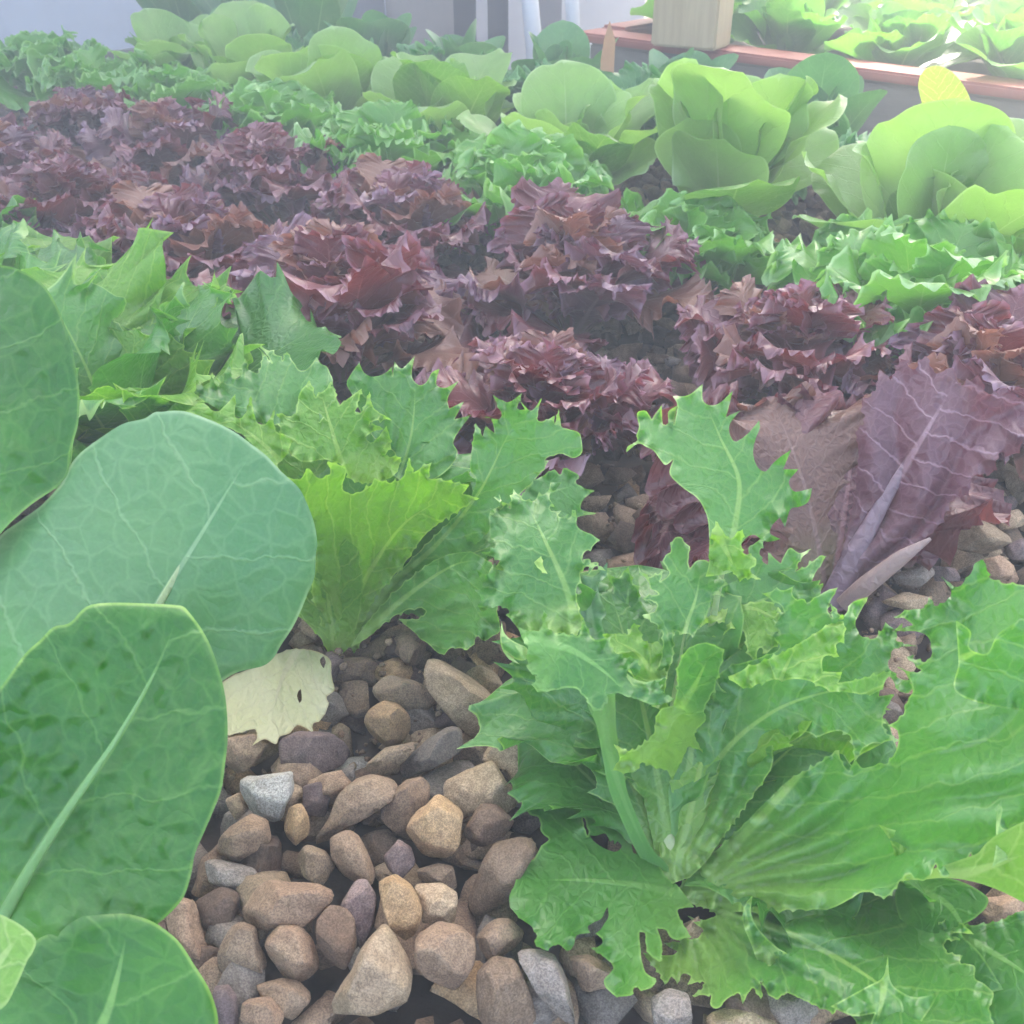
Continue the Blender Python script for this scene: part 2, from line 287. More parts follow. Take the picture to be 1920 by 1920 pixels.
def traced(mid,out,anch,mat,parent=None,name='leaf',seed=1,g=7.,ruf=.0,rk=30.,lam=14.,und=.0012,ul=70.,fold=0.,cup=0.,curl=0.,teeth=0.,tk=26.,holes=(),bend=0.,spike=0.,und2=0.,pleat=None,blister=0.):
    OP=PP(out)
    if spike:
        A_,B_=np.roll(OP,1,0),np.roll(OP,-1,0);u=A_-OP;v=B_-OP
        cs=(u*v).sum(1)/(np.linalg.norm(u,axis=1)*np.linalg.norm(v,axis=1)+1e-9)
        ar=np.sum(OP[:,0]*B_[:,1]-B_[:,0]*OP[:,1]);cr=np.sign(ar)*((-u[:,0])*v[:,1]-(-u[:,1])*v[:,0])
        out_=OP-(A_+B_)/2;ln=np.linalg.norm(out_,axis=1)+1e-9
        OP=OP+out_/ln[:,None]*(np.minimum(ln*.45,spike)*((cs>-.1)&(cr>0)))[:,None]
    mid=smooth(PP(mid),False,6);O=smooth(OP,True,4.5)
    rg=np.random.default_rng(seed)
    if teeth:
        T=np.roll(O,-1,0)-np.roll(O,1,0);T/=np.linalg.norm(T,axis=1)[:,None]+1e-9;Nn=np.stack([T[:,1],-T[:,0]],1)
        ar=np.sum(O[:,0]*np.roll(O[:,1],-1)-np.roll(O[:,0],-1)*O[:,1]);Nn*=1 if ar>0 else -1
        L=np.concatenate([[0],np.cumsum(np.linalg.norm(np.diff(O,axis=0),axis=1))])
        x=L/tk+.8*np.sin(L/67.+seed)+.5*np.sin(L/29.+2*seed);fr=np.abs(x-np.round(x));hh=.2+1.2*np.abs(np.sin(np.round(x)*12.9+seed))**1.7
        O=O+Nn*(teeth*hh*(np.exp(-fr*8)-.1))[:,None]+T*(teeth*.5*hh*np.exp(-fr*8))[:,None]
    lo,hi=O.min(0),O.max(0);gx,gy=np.meshgrid(np.arange(lo[0],hi[0],g),np.arange(lo[1],hi[1],g*.87))
    gx=gx+(np.arange(gx.shape[0])%2)[:,None]*g*.5;G=np.stack([gx.ravel(),gy.ravel()],1);G+=rg.random(G.shape)*g*.2
    G=G[inside(G,O)]
    def bd(Q):
        D=np.empty(len(Q));I=np.empty(len(Q),int)
        for k in range(0,len(Q),3000):
            d=np.linalg.norm(Q[k:k+3000,None]-O[None],axis=2);D[k:k+3000]=d.min(1);I[k:k+3000]=d.argmin(1)
        return D,I
    if len(G):
        D,_=bd(G);G=G[D>g*.5]
    V=[Vector(p) for p in O];loop=[list(range(len(O)))];n0=len(O);edges=[(i,(i+1)%n0) for i in range(n0)]
    HP=[]
    for hs in holes:
        H=smooth(PP(hs),True,4.5);HP.append(H);k=len(V);V+=[Vector(p) for p in H];edges+=[(k+i,k+(i+1)%len(H)) for i in range(len(H))]
        if len(G):G=G[~inside(G,H)]
    V+=[Vector(p) for p in G]
    r=delaunay_2d_cdt(V,edges,loop,1,1e-4)
    P=np.array([tuple(v) for v in r[0]]);Tt=np.array([f for f in r[2] if len(f)==3])
    cen=P[Tt].mean(1)
    ok=inside(cen,O)
    for H in HP: ok&=~inside(cen,H)
    Tt=Tt[ok]
    A3=np.array(anch,float);Mx=np.c_[A3[:,:2],np.ones(3)];co=np.linalg.solve(Mx,1/A3[:,2])
    d=1/(P@co[:2]+co[2]);mpp=np.median(d)/F
    D,I=bd(P)
    # coordinates along / across the midrib
    ML=np.concatenate([[0],np.cumsum(np.linalg.norm(np.diff(mid,axis=0),axis=1))])
    dm=np.linalg.norm(P[:,None]-mid[None],axis=2);k=dm.argmin(1);kk=np.clip(k,1,len(mid)-2);tg=mid[kk+1]-mid[kk-1];tg/=np.linalg.norm(tg,axis=1)[:,None]
    rel=P-mid[k];b=(tg[:,0]*rel[:,1]-tg[:,1]*rel[:,0]);al=ML[k]+np.sum(rel*tg,1)
    am=al*mpp;bm=b*mpp
    d=d+fold*np.abs(bm)+cup*bm**2*10+curl*np.exp(-D/lam)+und*vnoise(P[:,0]/ul,P[:,1]/ul,seed)+bend*((al/ML[-1])-.5)**2+und2*np.clip(np.abs(bm)/.02,0,1)*np.sin(am/.013+2.2*np.sin(bm/.03+seed)+seed)*np.exp(-D/60.)
    if blister: d=d-blister*np.clip(vnoise(P[:,0]/9.5,P[:,1]/9.5,seed+5,2),0,1.2)**1.3*np.clip(np.abs(bm)/.004,0,1)*np.clip(D/40,0,1)
    if pleat:
        bx,by,kp,Ap,L0=pleat;an=np.arctan2(P[:,0]-bx,by-P[:,1]);rd=np.hypot(P[:,0]-bx,P[:,1]-by)
        q_=kp*(an+.05*np.sin(rd/60.+seed)+.1*np.sin(an*5+seed));d=d+Ap*np.clip(rd/L0,0,1)**.8*(1-np.abs(np.sin(q_)))*1.6*np.clip(1.3-rd/L0,.35,1)
    x=I*4.5/(rk*1.5)+.35*np.sin(I*4.5/90.+seed)
    d=d+ruf*1.3*np.exp(-D/(lam*1.6))*(.6+.4*np.sin(I*4.5/150.+2*seed))*(np.sin(x*6.28+seed)+.5*np.sin(x*6.28*1.7+2*seed))
    W=ray(P[:,0],P[:,1],d)
    ta=np.clip(al/ML[-1],0,1)
    return W,Tt,np.stack([am,bm],1),{'ta':ta,'ed':np.where(D<1,0,D*mpp)},mat
def tleaf(parent,patches,name='leaf',label=None):
    """one leaf object made of one or more traced patches (lobes, stem)"""
    Vs,Fs,U,TA,ED,MI,ms=[],[],[],[],[],[],[];k=0
    base=np.array(parent.matrix_basis.translation) if parent is not None else np.zeros(3)
    for W,T,uv,at,mat in patches:
        if mat not in ms:ms.append(mat)
        Vs.append(W-base);Fs.append(T+k);U.append(uv);TA.append(at['ta']);ED.append(at['ed']);MI+=[ms.index(mat)]*len(T);k+=len(W)
    me=mesh(name,np.vstack(Vs),np.vstack(Fs),ms,np.vstack(U),{'ta':np.concatenate(TA),'ed':np.concatenate(ED)},MI)
    o=obj(name,me,parent)
    if label:o['label']=label
    return o
def tube(P3,rad,flat=.6,n=10,mat=None,side=None):
    """tapered stalk through 3D points -> patch tuple (quads split to triangles)"""
    P3=np.asarray(P3,float);u=np.linspace(0,len(P3)-1,26)
    C=np.stack([np.interp(u,np.arange(len(P3)),P3[:,k]) for k in range(3)],1)
    for _ in range(3):C[1:-1]=(C[:-2]+2*C[1:-1]+C[2:])/4
    r=np.interp(u,np.arange(len(P3)),rad);T=np.gradient(C,axis=0);T/=np.linalg.norm(T,axis=1)[:,None]
    view=C-CAM;view/=np.linalg.norm(view,axis=1)[:,None];S=np.cross(T,view);S/=np.linalg.norm(S,axis=1)[:,None];U=np.cross(S,T)
    a=np.arange(n)/n*6.283
    V=C[:,None]+r[:,None,None]*(np.cos(a)[None,:,None]*S[:,None]+flat*np.sin(a)[None,:,None]*U[:,None])
    m=len(C);Tr=[]
    for i in range(m-1):
        for j in range(n):
            p=i*n+j;q=i*n+(j+1)%n;Tr+=[(p,q,q+n),(p,q+n,p+n)]
    L=np.linalg.norm(C[-1]-C[0]);am=np.repeat(np.linspace(0,L,m),n);bm=np.tile(np.cos(a),m)*np.repeat(r,n)
    return V.reshape(-1,3),np.array(Tr),np.stack([am,bm],1),{'ta':np.full(m*n,.12),'ed':np.full(m*n,.01)},mat

# ------------------------------------------------------------ gravel
import bmesh
def ico(k):
    bm=bmesh.new();bmesh.ops.create_icosphere(bm,subdivisions=k,radius=1);bm.verts.ensure_lookup_table()
    V=np.array([v.co[:] for v in bm.verts]);Fc=np.array([[v.index for v in f.verts] for f in bm.faces]);bm.free();return V,Fc
IC={k:ico(k) for k in (2,3,4,5)}
def facet(V,rg,k=9,lo=.62,hi=.9,p=12):
    n=rg.standard_normal((k,3));n/=np.linalg.norm(n,axis=1)[:,None]
    d=lo+(hi-lo)*rg.random(k)
    for i in range(k):
        x=V@n[i];sup=x.max()*d[i];ov=np.maximum(x-sup,0);soft=.03*sup
        V=V-n[i]*(ov-soft*.5*(1-np.exp(-ov/(soft*.5+1e-9))))[:,None]
    return V
def rstone(rg,k):
    V,Fc=IC[k];V=V.copy();V=np.sign(V)*np.abs(V)**.75
    V=V*np.array([1,.62+.3*rg.random(),.42+.25*rg.random()])
    V=facet(V,rg,13,.42,.78)
    V=V+.022*vn3(V*2.5,rg)+.008*vn3(V*7,rg)
    V/=np.abs(V[:,0]).max()
    return V
def vn3(V,rg):
    o=np.zeros_like(V)
    for _ in range(5):
        w=rg.standard_normal((3,3))*1.3;o+=np.sin(V@w+rg.random(3)*6.28)*.5
    return o
HS=[ # (outline in the 2.4x crop at 300,1200 ; colour ; lift ; label)
("950,215 1000,170 1060,165 1170,195 1250,270 1215,320 1120,320 1010,290 955,250","tan",.012,"flat tan pebble above the round tan one, below the frilly endive stalk"),
("1185,90 1240,85 1370,160 1480,240 1580,370 1500,475 1400,450 1330,370 1250,280 1190,200","tan",.02,"longest tan slab of stone leaning among the gravel right of the endive base"),
("1000,275 1070,290 1125,350 1130,420 1080,475 1010,490 940,440 918,370 940,310","ochre",.016,"round tan pebble right of the withered leaf"),
("1370,150 1440,110 1510,150 1555,220 1545,290 1480,260","tan",.012,"rounded tan stone just behind the long tan slab"),
("540,440 620,410 760,425 890,520 820,580 660,610 560,580 535,500","purple grey",.01,"wide grey stone beneath the withered leaf tips"),
("1060,590 1190,460 1290,400 1355,400 1365,500 1200,580 1080,640","grey",.014,"grey wedge stone with a flat lower face below the round tan pebble"),
("925,560 1010,490 1180,455 1110,540 1020,610 940,600","tan",.016,"thin leaf shaped tan flake leaning on the grey wedge stone"),
("1445,530 1560,390 1650,365 1710,410 1715,500 1600,640 1560,570 1500,560","tan",.022,"blocky greyish tan stone at the lower end of the long slab"),
("1680,370 1760,335 1830,370 1835,440 1790,485 1720,450","tan",.014,"small rounded tan stone right of the blocky one"),
("1760,290 1880,250 1990,290 2000,400 1900,450 1820,400","tan",.016,"light tan stone beside the endive leaf stalk"),
("1765,500 1900,460 2060,500 2020,590 1860,600 1790,560","grey",.012,"flat grey stone crossed by the leaning endive stalk"),
("1670,610 1760,550 1840,600 1820,650 1700,660","dark brown",.006,"rough dark pitted stone above the dark endive leaf"),
("360,620 420,620 590,595 600,680 560,760 540,820 490,850 400,780 360,700","whitish",.02,"only whitish stone, wedge shaped, beside the big glossy leaf"),
("250,930 300,850 400,790 480,820 495,900 450,970 380,1005 270,990","pinkish brown",.018,"smooth pinkish stone in front of the whitish one"),
("570,760 630,735 670,800 670,880 610,925 560,900 557,820","ochre",.014,"small upright ochre pebble right of the whitish stone"),
("690,900 760,800 800,700 860,640 950,615 1050,640 1075,690 960,770 860,820 800,880 700,940","brown",.014,"hook shaped flat brown stone in the middle of the gravel"),
("1000,740 1100,640 1180,615 1220,660 1210,730 1150,830 1100,890 990,810","pinkish brown",.016,"reddish stone behind the orange shell shaped one"),
("1270,650 1400,590 1500,550 1560,640 1640,720 1560,790 1450,760 1360,790 1280,720","tan",.012,"broad five sided tan stone behind the orange one"),
("1180,760 1240,705 1300,730 1365,790 1350,920 1290,1000 1230,1010 1150,960 1100,880 1130,800","ochre",.024,"orange stone ridged like a shell"),
("1400,800 1440,745 1520,750 1595,820 1550,890 1440,940 1350,900","pinkish brown",.02,"two toned tan and red stone right of the orange shell shaped one"),
("190,1000 260,1000 400,1030 440,1060 410,1110 330,1115 220,1090","grey",.014,"flat light grey stone below the smooth pinkish one"),
("610,970 650,930 740,960 790,1030 740,1100 660,1060 610,1010","tan",.016,"small oval tan stone left of the stone with a pale spot"),
("755,900 840,860 890,890 940,980 970,1080 930,1110 820,1070 770,980","pinkish brown",.018,"oblong brown stone with a pale spot"),
("1000,980 1070,905 1130,940 1150,1010 1090,1070 1020,1030","purple grey",.014,"small sparkling purple grey stone left of the orange shell shaped one"),
("1150,1040 1250,1010 1320,1030 1340,1120 1280,1130 1160,1080","brown",.01,"brown stone tucked under the orange shell shaped one"),
("345,1270 380,1160 450,1095 560,1110 700,1110 790,1160 740,1210 640,1290 560,1280 430,1310 370,1310","pinkish brown",.026,"big curved orange brown stone like a bent arm"),
("250,1430 300,1310 350,1280 420,1310 440,1400 475,1490 400,1515 270,1500","brown",.018,"tan block under the left end of the bent arm stone"),
("470,1350 530,1290 620,1300 680,1370 715,1490 660,1555 560,1530 490,1440","pinkish brown",.018,"egg shaped pinkish brown stone below the bent arm stone"),
("705,1260 760,1200 830,1210 875,1260 885,1380 830,1500 760,1460 705,1390","pinkish brown",.024,"oval pink stone with two dark red spots"),
("810,1190 880,1080 930,1080 970,1160 960,1280 900,1400 880,1260","purple grey",.016,"narrow purple stone behind the spotted pink one"),
("970,1100 1050,1060 1130,1110 1180,1220 1150,1330 1100,1385 1050,1300 1000,1180","ochre",.026,"pointed orange brown stone, tip down, beside the pale yellow tan one"),
("1140,1110 1260,1100 1340,1150 1330,1270 1250,1280 1180,1270 1180,1200","tan",.018,"smooth pale yellow tan stone"),
("1150,1340 1240,1285 1350,1300 1420,1360 1410,1470 1330,1610 1250,1560 1150,1480","pinkish brown",.028,"chunky pinkish brown stone with sharp facets"),
("760,1650 850,1500 900,1400 1000,1285 1080,1400 1140,1530 1110,1640 990,1728 780,1740","tan",.026,"biggest stone, a tan grey arrowhead at the bottom of the gravel"),
("1370,1210 1430,1050 1500,930 1640,900 1700,930 1600,1080 1560,1180 1420,1270","brown",.018,"long dark brown stone partly under the dark endive leaf"),
("1420,1340 1500,1270 1580,1265 1650,1330 1600,1400 1480,1450 1430,1420","brown",.016,"brown stone right of the chunky faceted one"),
("1420,1520 1500,1440 1600,1460 1660,1580 1700,1728 1500,1780 1430,1700","brown",.016,"large rough brown stone at the bottom, left of the veined dark one"),
("1600,1420 1680,1410 1780,1440 1830,1530 1870,1720 1800,1700 1700,1580","grey",.018,"dark grey stone crossed by a pale vein"),
("0,1250 80,1170 130,1190 160,1290 220,1420 180,1440 80,1350","pinkish brown",.012,"pinkish stone peeping out beneath the bottom of the big glossy leaf"),
("150,1180 260,1120 360,1150 330,1290 250,1400 190,1330","dark brown",.006,"shaded dark brown stone left of the bent arm stone"),
("420,1570 520,1540 620,1560 680,1620 600,1720 500,1660","brown",.01,"tan brown stone under the egg shaped one"),
("360,1640 480,1620 560,1700 520,1790 380,1760","pinkish brown",.012,"pinkish brown stone at the bottom edge beside the dark purple one"),
("240,1560 300,1560 340,1620 350,1760 260,1760","purple grey",.014,"dark purple stone against the bottom round leaf"),
("270,440 420,420 490,470 430,560 330,620 270,560","brown",.008,"brown stone right under the left tip of the withered leaf"),
("640,660 720,640 770,700 740,800 650,780","purple grey",.008,"dark purple grey stone between the whitish and hook shaped ones"),
("290,720 350,690 400,760 350,810","tan",.01,"little tan chip left of the whitish stone"),
("800,600 870,550 880,620 810,690","grey",.008,"greenish grey splinter above the hook shaped stone"),
("1550,250 1620,230 1660,290 1650,350 1570,360","tan",.01,"small tan chip right of the long tan slab"),
("1690,250 1740,230 1770,280 1700,300","purple grey",.008,"tiny brown grey pebble under the drooping endive leaf"),
("1720,470 1770,455 1780,500 1700,600 1660,580","ochre",.012,"small ochre pebble tucked beside the blocky stone"),
("2208,1632 2300,1585 2388,1610 2395,1760 2230,1776","grey",.014,"pale grey rounded stone at the bottom under the lobed endive leaf"),
("2700,1584 2976,1560 3024,1680 2760,1764","grey",.01,"dull grey stone under the bottom endive frill"),
("1836,1440 1920,1428 2028,1476 2040,1560 1896,1584","brown",.01,"reddish brown stone in the shade under the dark endive leaf"),
("2450,1720 2640,1656 2790,1728 2640,1850","tan",.01,"tan stone at the bottom edge right of the pale rounded one"),
("3690,1176 3888,1152 3910,1248 3744,1272 3690,1224","pinkish brown",.012,"brownish pink stone in the gap of leaves near the lower right edge"),
("3564,-492 3696,-540 3816,-480 3828,-432 3720,-384 3588,-408","tan",.016,"large tan stone right of the purple lettuce"),
("3523,-576 3600,-624 3660,-588 3636,-516 3552,-516","grey",.01,"greenish grey stone above the large tan one by the purple lettuce"),
("3768,-576 3864,-588 3900,-516 3792,-492","tan",.01,"tan pebble at the right edge above the large tan stone"),
("3708,-360 3792,-384 3852,-336 3840,-276 3720,-264","pinkish brown",.014,"reddish brown round stone behind the right endive leaf tip"),
("3288,-288 3456,-348 3504,-300 3408,-240 3312,-252","grey",.012,"long greyish stone beside the purple lettuce stalk"),
("3240,-168 3360,-216 3528,-180 3408,-120","tan",.008,"flat tan stone behind the right endive leaf"),
("3816,-432 3888,-456 3900,-360 3828,-360","purple grey",.01,"bluish grey stone at the right edge"),
("3480,-336 3576,-324 3600,-264 3492,-264","purple grey",.01,"small grey stone between the long greyish one and the right endive leaf"),
("1050,-20 1150,10 1180,60 1100,90 1000,60","dark brown",.0,"earthy dark clod against the foot of the second endive"),
]
occupied=[]
def hero_stone(i,s,col,lift,label):
    P=PP(s)/2.4+np.array([300,1200]);c=P.mean(0);rg=np.random.default_rng(100+i)
    P2=.5*(P+np.roll(P,-1,0));O=[]
    for a_,b_ in zip(P,P2):O+=[a_*.75+np.roll(b_,0)*.25,a_*.45+b_*.55]
    O=smooth(np.array([x for i_ in range(len(P)) for x in (P[i_]*.8+P[i_-1]*.2,P[i_]*.97+c*.03,P[i_]*.8+P[(i_+1)%len(P)]*.2)]),True,3);rel=O-c;th=np.arctan2(rel[:,1],rel[:,0]);rr=np.hypot(rel[:,0],rel[:,1]);o=np.argsort(th)
    z=lift*.55+.001;d=gdepth(c[1],z);mp=d/F
    V,Fc=IC[4];a=np.arctan2(V[:,1],V[:,0]);Rr=np.interp(a,th[o],rr[o],period=2*math.pi)*mp
    cc=np.hypot(V[:,0],V[:,1]);T=.42*min(np.ptp(P[:,0]),np.ptp(P[:,1]))*mp+.1*np.ptp(P[:,0])*mp
    X=np.cos(a)*Rr*cc**.6;Y=np.sin(a)*Rr*cc**.6;Z=np.sign(V[:,2])*np.abs(V[:,2])**.8*T
    Q=np.stack([X,Y,Z],1)
    k=7 if len(P)<9 else 9
    for _ in range(k):
        n=rg.standard_normal(3)*[.75,.75,0]+[0,0,1.];n/=np.linalg.norm(n);x=Q@n;sup=x.max()*(.55+.27*rg.random());ov=np.maximum(x-sup,0)
        Q=Q-n*(ov-.0004*(1-np.exp(-ov/.0004)))[:,None]
    Q=Q+vn3(Q/Rr.mean()*2.2,rg)*.02*Rr.mean()+vn3(Q/Rr.mean()*7,rg)*.008*Rr.mean()
    ctr=ray(c[0],c[1],np.array(d))
    W=Q[:,:1]*RT+Q[:,1:2]*DN-Q[:,2:]*FW
    o=obj('stone',mesh('stone',W,Fc,M['st_'+col]),None,ctr)
    tag(o,label,'stone',group='gravel stones in the bed');occupied.append((ctr[0],ctr[1],.8*Rr.mean()))
for i,h in enumerate(HS): hero_stone(i,*h)

# plants' feet, so that no stone stands in a stem
def rows(x,y,k0,k1): return [(x-.136*k,y+.13*k) for k in range(k0,k1)]
RFR=rows(.058,.232,0,5);RA=rows(.154,.387,0,7);RB=rows(.318,.468,1,7);RL=rows(.28,.66,-1,8);RBH=rows(.329,.79,-1,7)
RCU=rows(.39,.985,-1,7);RCO=rows(.34,1.19,-1,8)
feet=RFR+RA+RB+RL+RBH+RCU+RCO
# settled filler stones: each is dropped where the heap is lowest
cell=.003;x0,y0,x1,y1=-1.75,.06,1.15,2.35
nx,ny=int((x1-x0)/cell),int((y1-y0)/cell);H=np.zeros((nx,ny))-.024
def infr(x,y,m=1.22):
    d=y*CP+CH*SP;return d>.05 and abs(x)<.505*d*m+.06 and (CH*CP-y*SP)/d<.505*1.25
def inbed(x,y): 
    u=x*UH[0]+y*UH[1];w=x*WH[0]+y*WH[1];return u<1.93 and w<1.165
for (x,y,r) in occupied:
    i,j=int((x-x0)/cell),int((y-y0)/cell);k=int(r*.62/cell);H[max(i-k,0):i+k+1,max(j-k,0):j+k+1]+=.014
cand=[]
tries=0
pts=[]
gs=.0165
xs=np.arange(x0+.03,x1-.03,gs);ys=np.arange(y0+.03,y1-.03,gs)
for X in xs:
    for Y in ys:
        for _ in range(2 if Y<1.2 else 1):
            x=X+R.uniform(-.5,.5)*gs*1.6;y=Y+R.uniform(-.5,.5)*gs*1.6
            if infr(x,y) and inbed(x,y) and R.random()<(.62 if Y<1.2 else .85):pts.append((x,y))
R.shuffle(pts)
SV=[rstone(np.random.default_rng(500+i),2) for i in range(18)]
SV3=[rstone(np.random.default_rng(500+i),3) for i in range(18)]
placed=[]
for n_,(x,y) in enumerate(pts):
    if any((x-f[0])**2+(y-f[1])**2<.011**2 for f in feet):continue
    s=(.0085+.006*R.random()) if n_>len(pts)*.25 else .0115+.005*R.random()
    best=None
    for q in range(3):
        xx=x+R.uniform(-.006,.006);yy=y+R.uniform(-.006,.006);i,j=int((xx-x0)/cell),int((yy-y0)/cell);k=max(1,int(s*.6/cell))
        sub=H[i-k:i+k+1,j-k:j+k+1]
        if sub.size==0:continue
        hh=.5*sub.max()+.5*sub.mean()
        if best is None or hh<best[0]:best=(hh,xx,yy,i,j,k)
    if best is None:continue
    hh,xx,yy,i,j,k=best
    if hh>.002:continue
    v=R.randrange(18);az=R.uniform(0,6.283);tx,ty=R.gauss(0,.35),R.gauss(0,.35);th=s*.5
    zc=hh+th*.75;H[i-k:i+k+1,j-k:j+k+1]=np.maximum(H[i-k:i+k+1,j-k:j+k+1],zc+th*.7)
    placed.append((xx,yy,zc,s,v,az,tx,ty))
def rotm(az,tx,ty):
    ca,sa=math.cos(az),math.sin(az);cx,sx=math.cos(tx),math.sin(tx);cy,sy=math.cos(ty),math.sin(ty)
    return np.array([[ca,-sa,0],[sa,ca,0],[0,0,1]])@np.array([[cy,0,sy],[0,1,0],[-sy,0,cy]])@np.array([[1,0,0],[0,cx,-sx],[0,sx,cx]])
def show(p):
    x,y,z,s=p[:4];d=y*CP+(CH-z)*SP;t=((CH-z)*CP-y*SP)/d;px=960+F*x/d;py=960+F*t
    return 0 if not(-20<px<1940 and py<1950 and z>-.012) else s/d
order=sorted(range(len(placed)),key=lambda i:-show(placed[i]))
WT=[('tan',6),('brown',5),('pinkish brown',3),('grey',2),('purple grey',1.5),('whitish',.3),('ochre',1.2),('dark brown',1.5)]
def pickcol(): return R.choices([w[0] for w in WT],[w[1] for w in WT])[0]
NIND=225
rest=[]
for r_,i in enumerate(order):
    x,y,z,s,v,az,tx,ty=placed[i];c=pickcol()
    if r_<NIND:
        me=mesh('stone',(SV3[v]*s)@rotm(az,tx,ty).T,IC[3][1],M['st_'+c]);o=obj('stone',me,None,(x,y,z))
        tag(o,f"small {c} stone lying among the loose gravel between the lettuces",'stone',group='gravel stones in the bed')
    else: rest.append((SV[v]*s@rotm(az,tx,ty).T+np.array([x,y,z]),STK.index(c)))
CV,CFc=ico(1)
for _ in range(2600):
    d_=.28+.5*R.random()**1.5;px_=R.uniform(200,1950);y_=d_;x_=(px_-960)/F*(y_*CP+CH*SP)
    i,j=int((x_-x0)/cell),int((y_-y0)/cell)
    if not(2<i<nx-2 and 2<j<ny-2):continue
    sz=.0009+.0018*R.random()**2;V_=CV*np.array([1,.6+.3*R.random(),.5])+.15*vn3(CV*2,NR)
    rest.append((V_*sz@rotm(R.uniform(0,6.28),R.gauss(0,.4),R.gauss(0,.4)).T+np.array([x_,y_,H[i,j]+sz*.2]),R.choice([0,1,1,2,7])))
k=0;VV,FF,MI=[],[],[]
for V,mi in rest:
    fc=IC[2][1] if len(V)==162 else CFc
    VV.append(V);FF.append(fc+k);k+=len(V);MI+=[mi]*len(fc)
tag(obj('gravel',mesh('gravel',np.vstack(VV),np.vstack(FF),[M['st_'+c] for c in STK],mi=MI)),'loose brown and grey gravel filling the bed between the plants','gravel',kind='stuff')
print('stones',len(HS),len(placed))

# ------------------------------------------------------------ setting
def uw(u,w,z): p=u*UH+w*WH;return (p[0],p[1],z)
M['soil']=plain('soil',(.05,.037,.028),(.085,.06,.045),60,.95,.6)
M['floor']=plain('paving',(.3,.29,.27),(.38,.36,.33),4,.9,.2)
M['wallm']=plain('painted_wall',(.78,.77,.82),(.82,.81,.85),1.5,.8,.15)
M['board']=plain('weathered_board',(.2,.18,.15),(.27,.25,.21),9,.85,.4,(1,6,6))
M['redb']=plain('red_painted_trim',(.33,.085,.055),(.42,.13,.085),14,.6,.3)
M['timber']=plain('pine_timber',(.47,.36,.2),(.56,.45,.27),18,.75,.3,(6,6,.6))
M['darkmetal']=plain('dark_painted_metal',(.045,.045,.06),(.07,.07,.09),12,.5,.1)
M['pvc']=plain('white_pipe',(.72,.74,.8),(.78,.8,.85),8,.4,.05)
M['beige']=plain('beige_panel',(.42,.37,.35),(.47,.42,.39),4,.8,.1)
M['greyp']=plain('grey_panel',(.24,.23,.26),(.29,.28,.3),4,.8,.1)
M['stake']=plain('orange_stake',(.55,.27,.14),(.62,.33,.18),30,.7,.2)
def quad(name,pts,m): return mesh(name,pts,np.array([[0,1,2,3]]),m,smooth=False)
tag(obj('ground',quad('ground',[(-3.9,-1.1,-.7),(3.9,-1.1,-.7),(3.9,4.9,-.7),(-3.9,4.9,-.7)],M['floor'])),kind='structure')
tag(obj('soil',quad('soil',[uw(-1.3,-.5,-.026),uw(-1.3,1.19,-.026)[0:2]+(-.026,),uw(1.95,1.19,-.026),uw(1.95,-.5,-.026)],M['soil'])),kind='structure')
def rail(parent,name,ua,ub,wa,wb,z0,z1,m,bev=.003):
    c=np.array([(ua+ub)/2,(wa+wb)/2]);me=boxmesh(name,abs(ub-ua),abs(wb-wa),z1-z0,m,bev,(0,0,(z0+z1)/2))
    p=c[0]*UH+c[1]*WH;pl=np.array(parent.location) if parent else np.zeros(3)
    o=obj(name,me,parent,(p[0]-pl[0],p[1]-pl[1],0-pl[2]));o.rotation_euler=(0,0,math.atan2(UH[1],UH[0]));return o
bed=empty('grow_bed',(0,0,-.7),'weathered timber planter holding the gravel and all the lettuce rows','planter')
rail(bed,'side_board',-1.3,1.97,1.19,1.215,-.7,.012,M['board']);rail(bed,'side_board',-1.3,1.97,-.53,-.5,-.7,-.0,M['board'])
rail(bed,'end_board',1.95,1.97,-.5,1.187,-.7,.006,M['board']);rail(bed,'end_board',-1.32,-1.303,-.5,1.187,-.7,.006,M['board'])
b2=empty('far_grow_bed',(0,0,-.7),'second timber planter with a red trim, full of bright lettuces','planter')
rail(b2,'side_board',-1.2,1.10,1.325,1.36,-.7,.066,M['board']);rail(b2,'red_trim',-1.2,1.12,1.31,1.372,.0685,.0815,M['redb'],.003)
rail(b2,'end_board',1.075,1.10,1.362,2.6,-.7,.06,M['board']);rail(b2,'red_trim',1.07,1.12,1.375,2.6,.0685,.0855,M['redb'],.004)
rail(b2,'gravel_bed',-1.2,1.073,1.362,2.6,-.68,.045,M['soil'],0)
WX=.325;WY=2.75
w=obj('wall',boxmesh('wall',4.,.2,3.0,M['wallm'],.004,(0,0,0)),None,(WX-2.0,WY+.1,.8))
tag(w,'pale lilac painted house wall behind the lettuce bed','wall')
# things standing in front of the wall
def post(name,px0,px1,Y,m,label,cat,lean=0,dy=.03,z0=-.7,z1=1.1,grp=None):
    d=Y*CP+CH*SP;k=(d)/F
    xa,xb=(px0-960)*k,(px1-960)*k
    o=obj(name,boxmesh(name,xb-xa,dy,z1-z0,m,.004,(0,0,0)),None,((xa+xb)/2,Y,(z0+z1)/2));o.rotation_euler=(0,lean,0)
    return tag(o,label,cat,grp)
def Lg(d):return d
post('steel_post',632,648,2.3,M['darkmetal'],'thin dark steel post before the pale wall, left of the beige panel','post')
post('panel',652,722,2.5,M['greyp'],'grey lilac panel leaning at the wall behind the thin steel post','panel',dy=.02)
post('panel',726,852,2.52,M['beige'],'beige panel standing between the thin steel post and the dark posts','panel',dy=.02)
post('steel_post',852,893,2.35,M['darkmetal'],'dark post at the right edge of the beige panel','post')
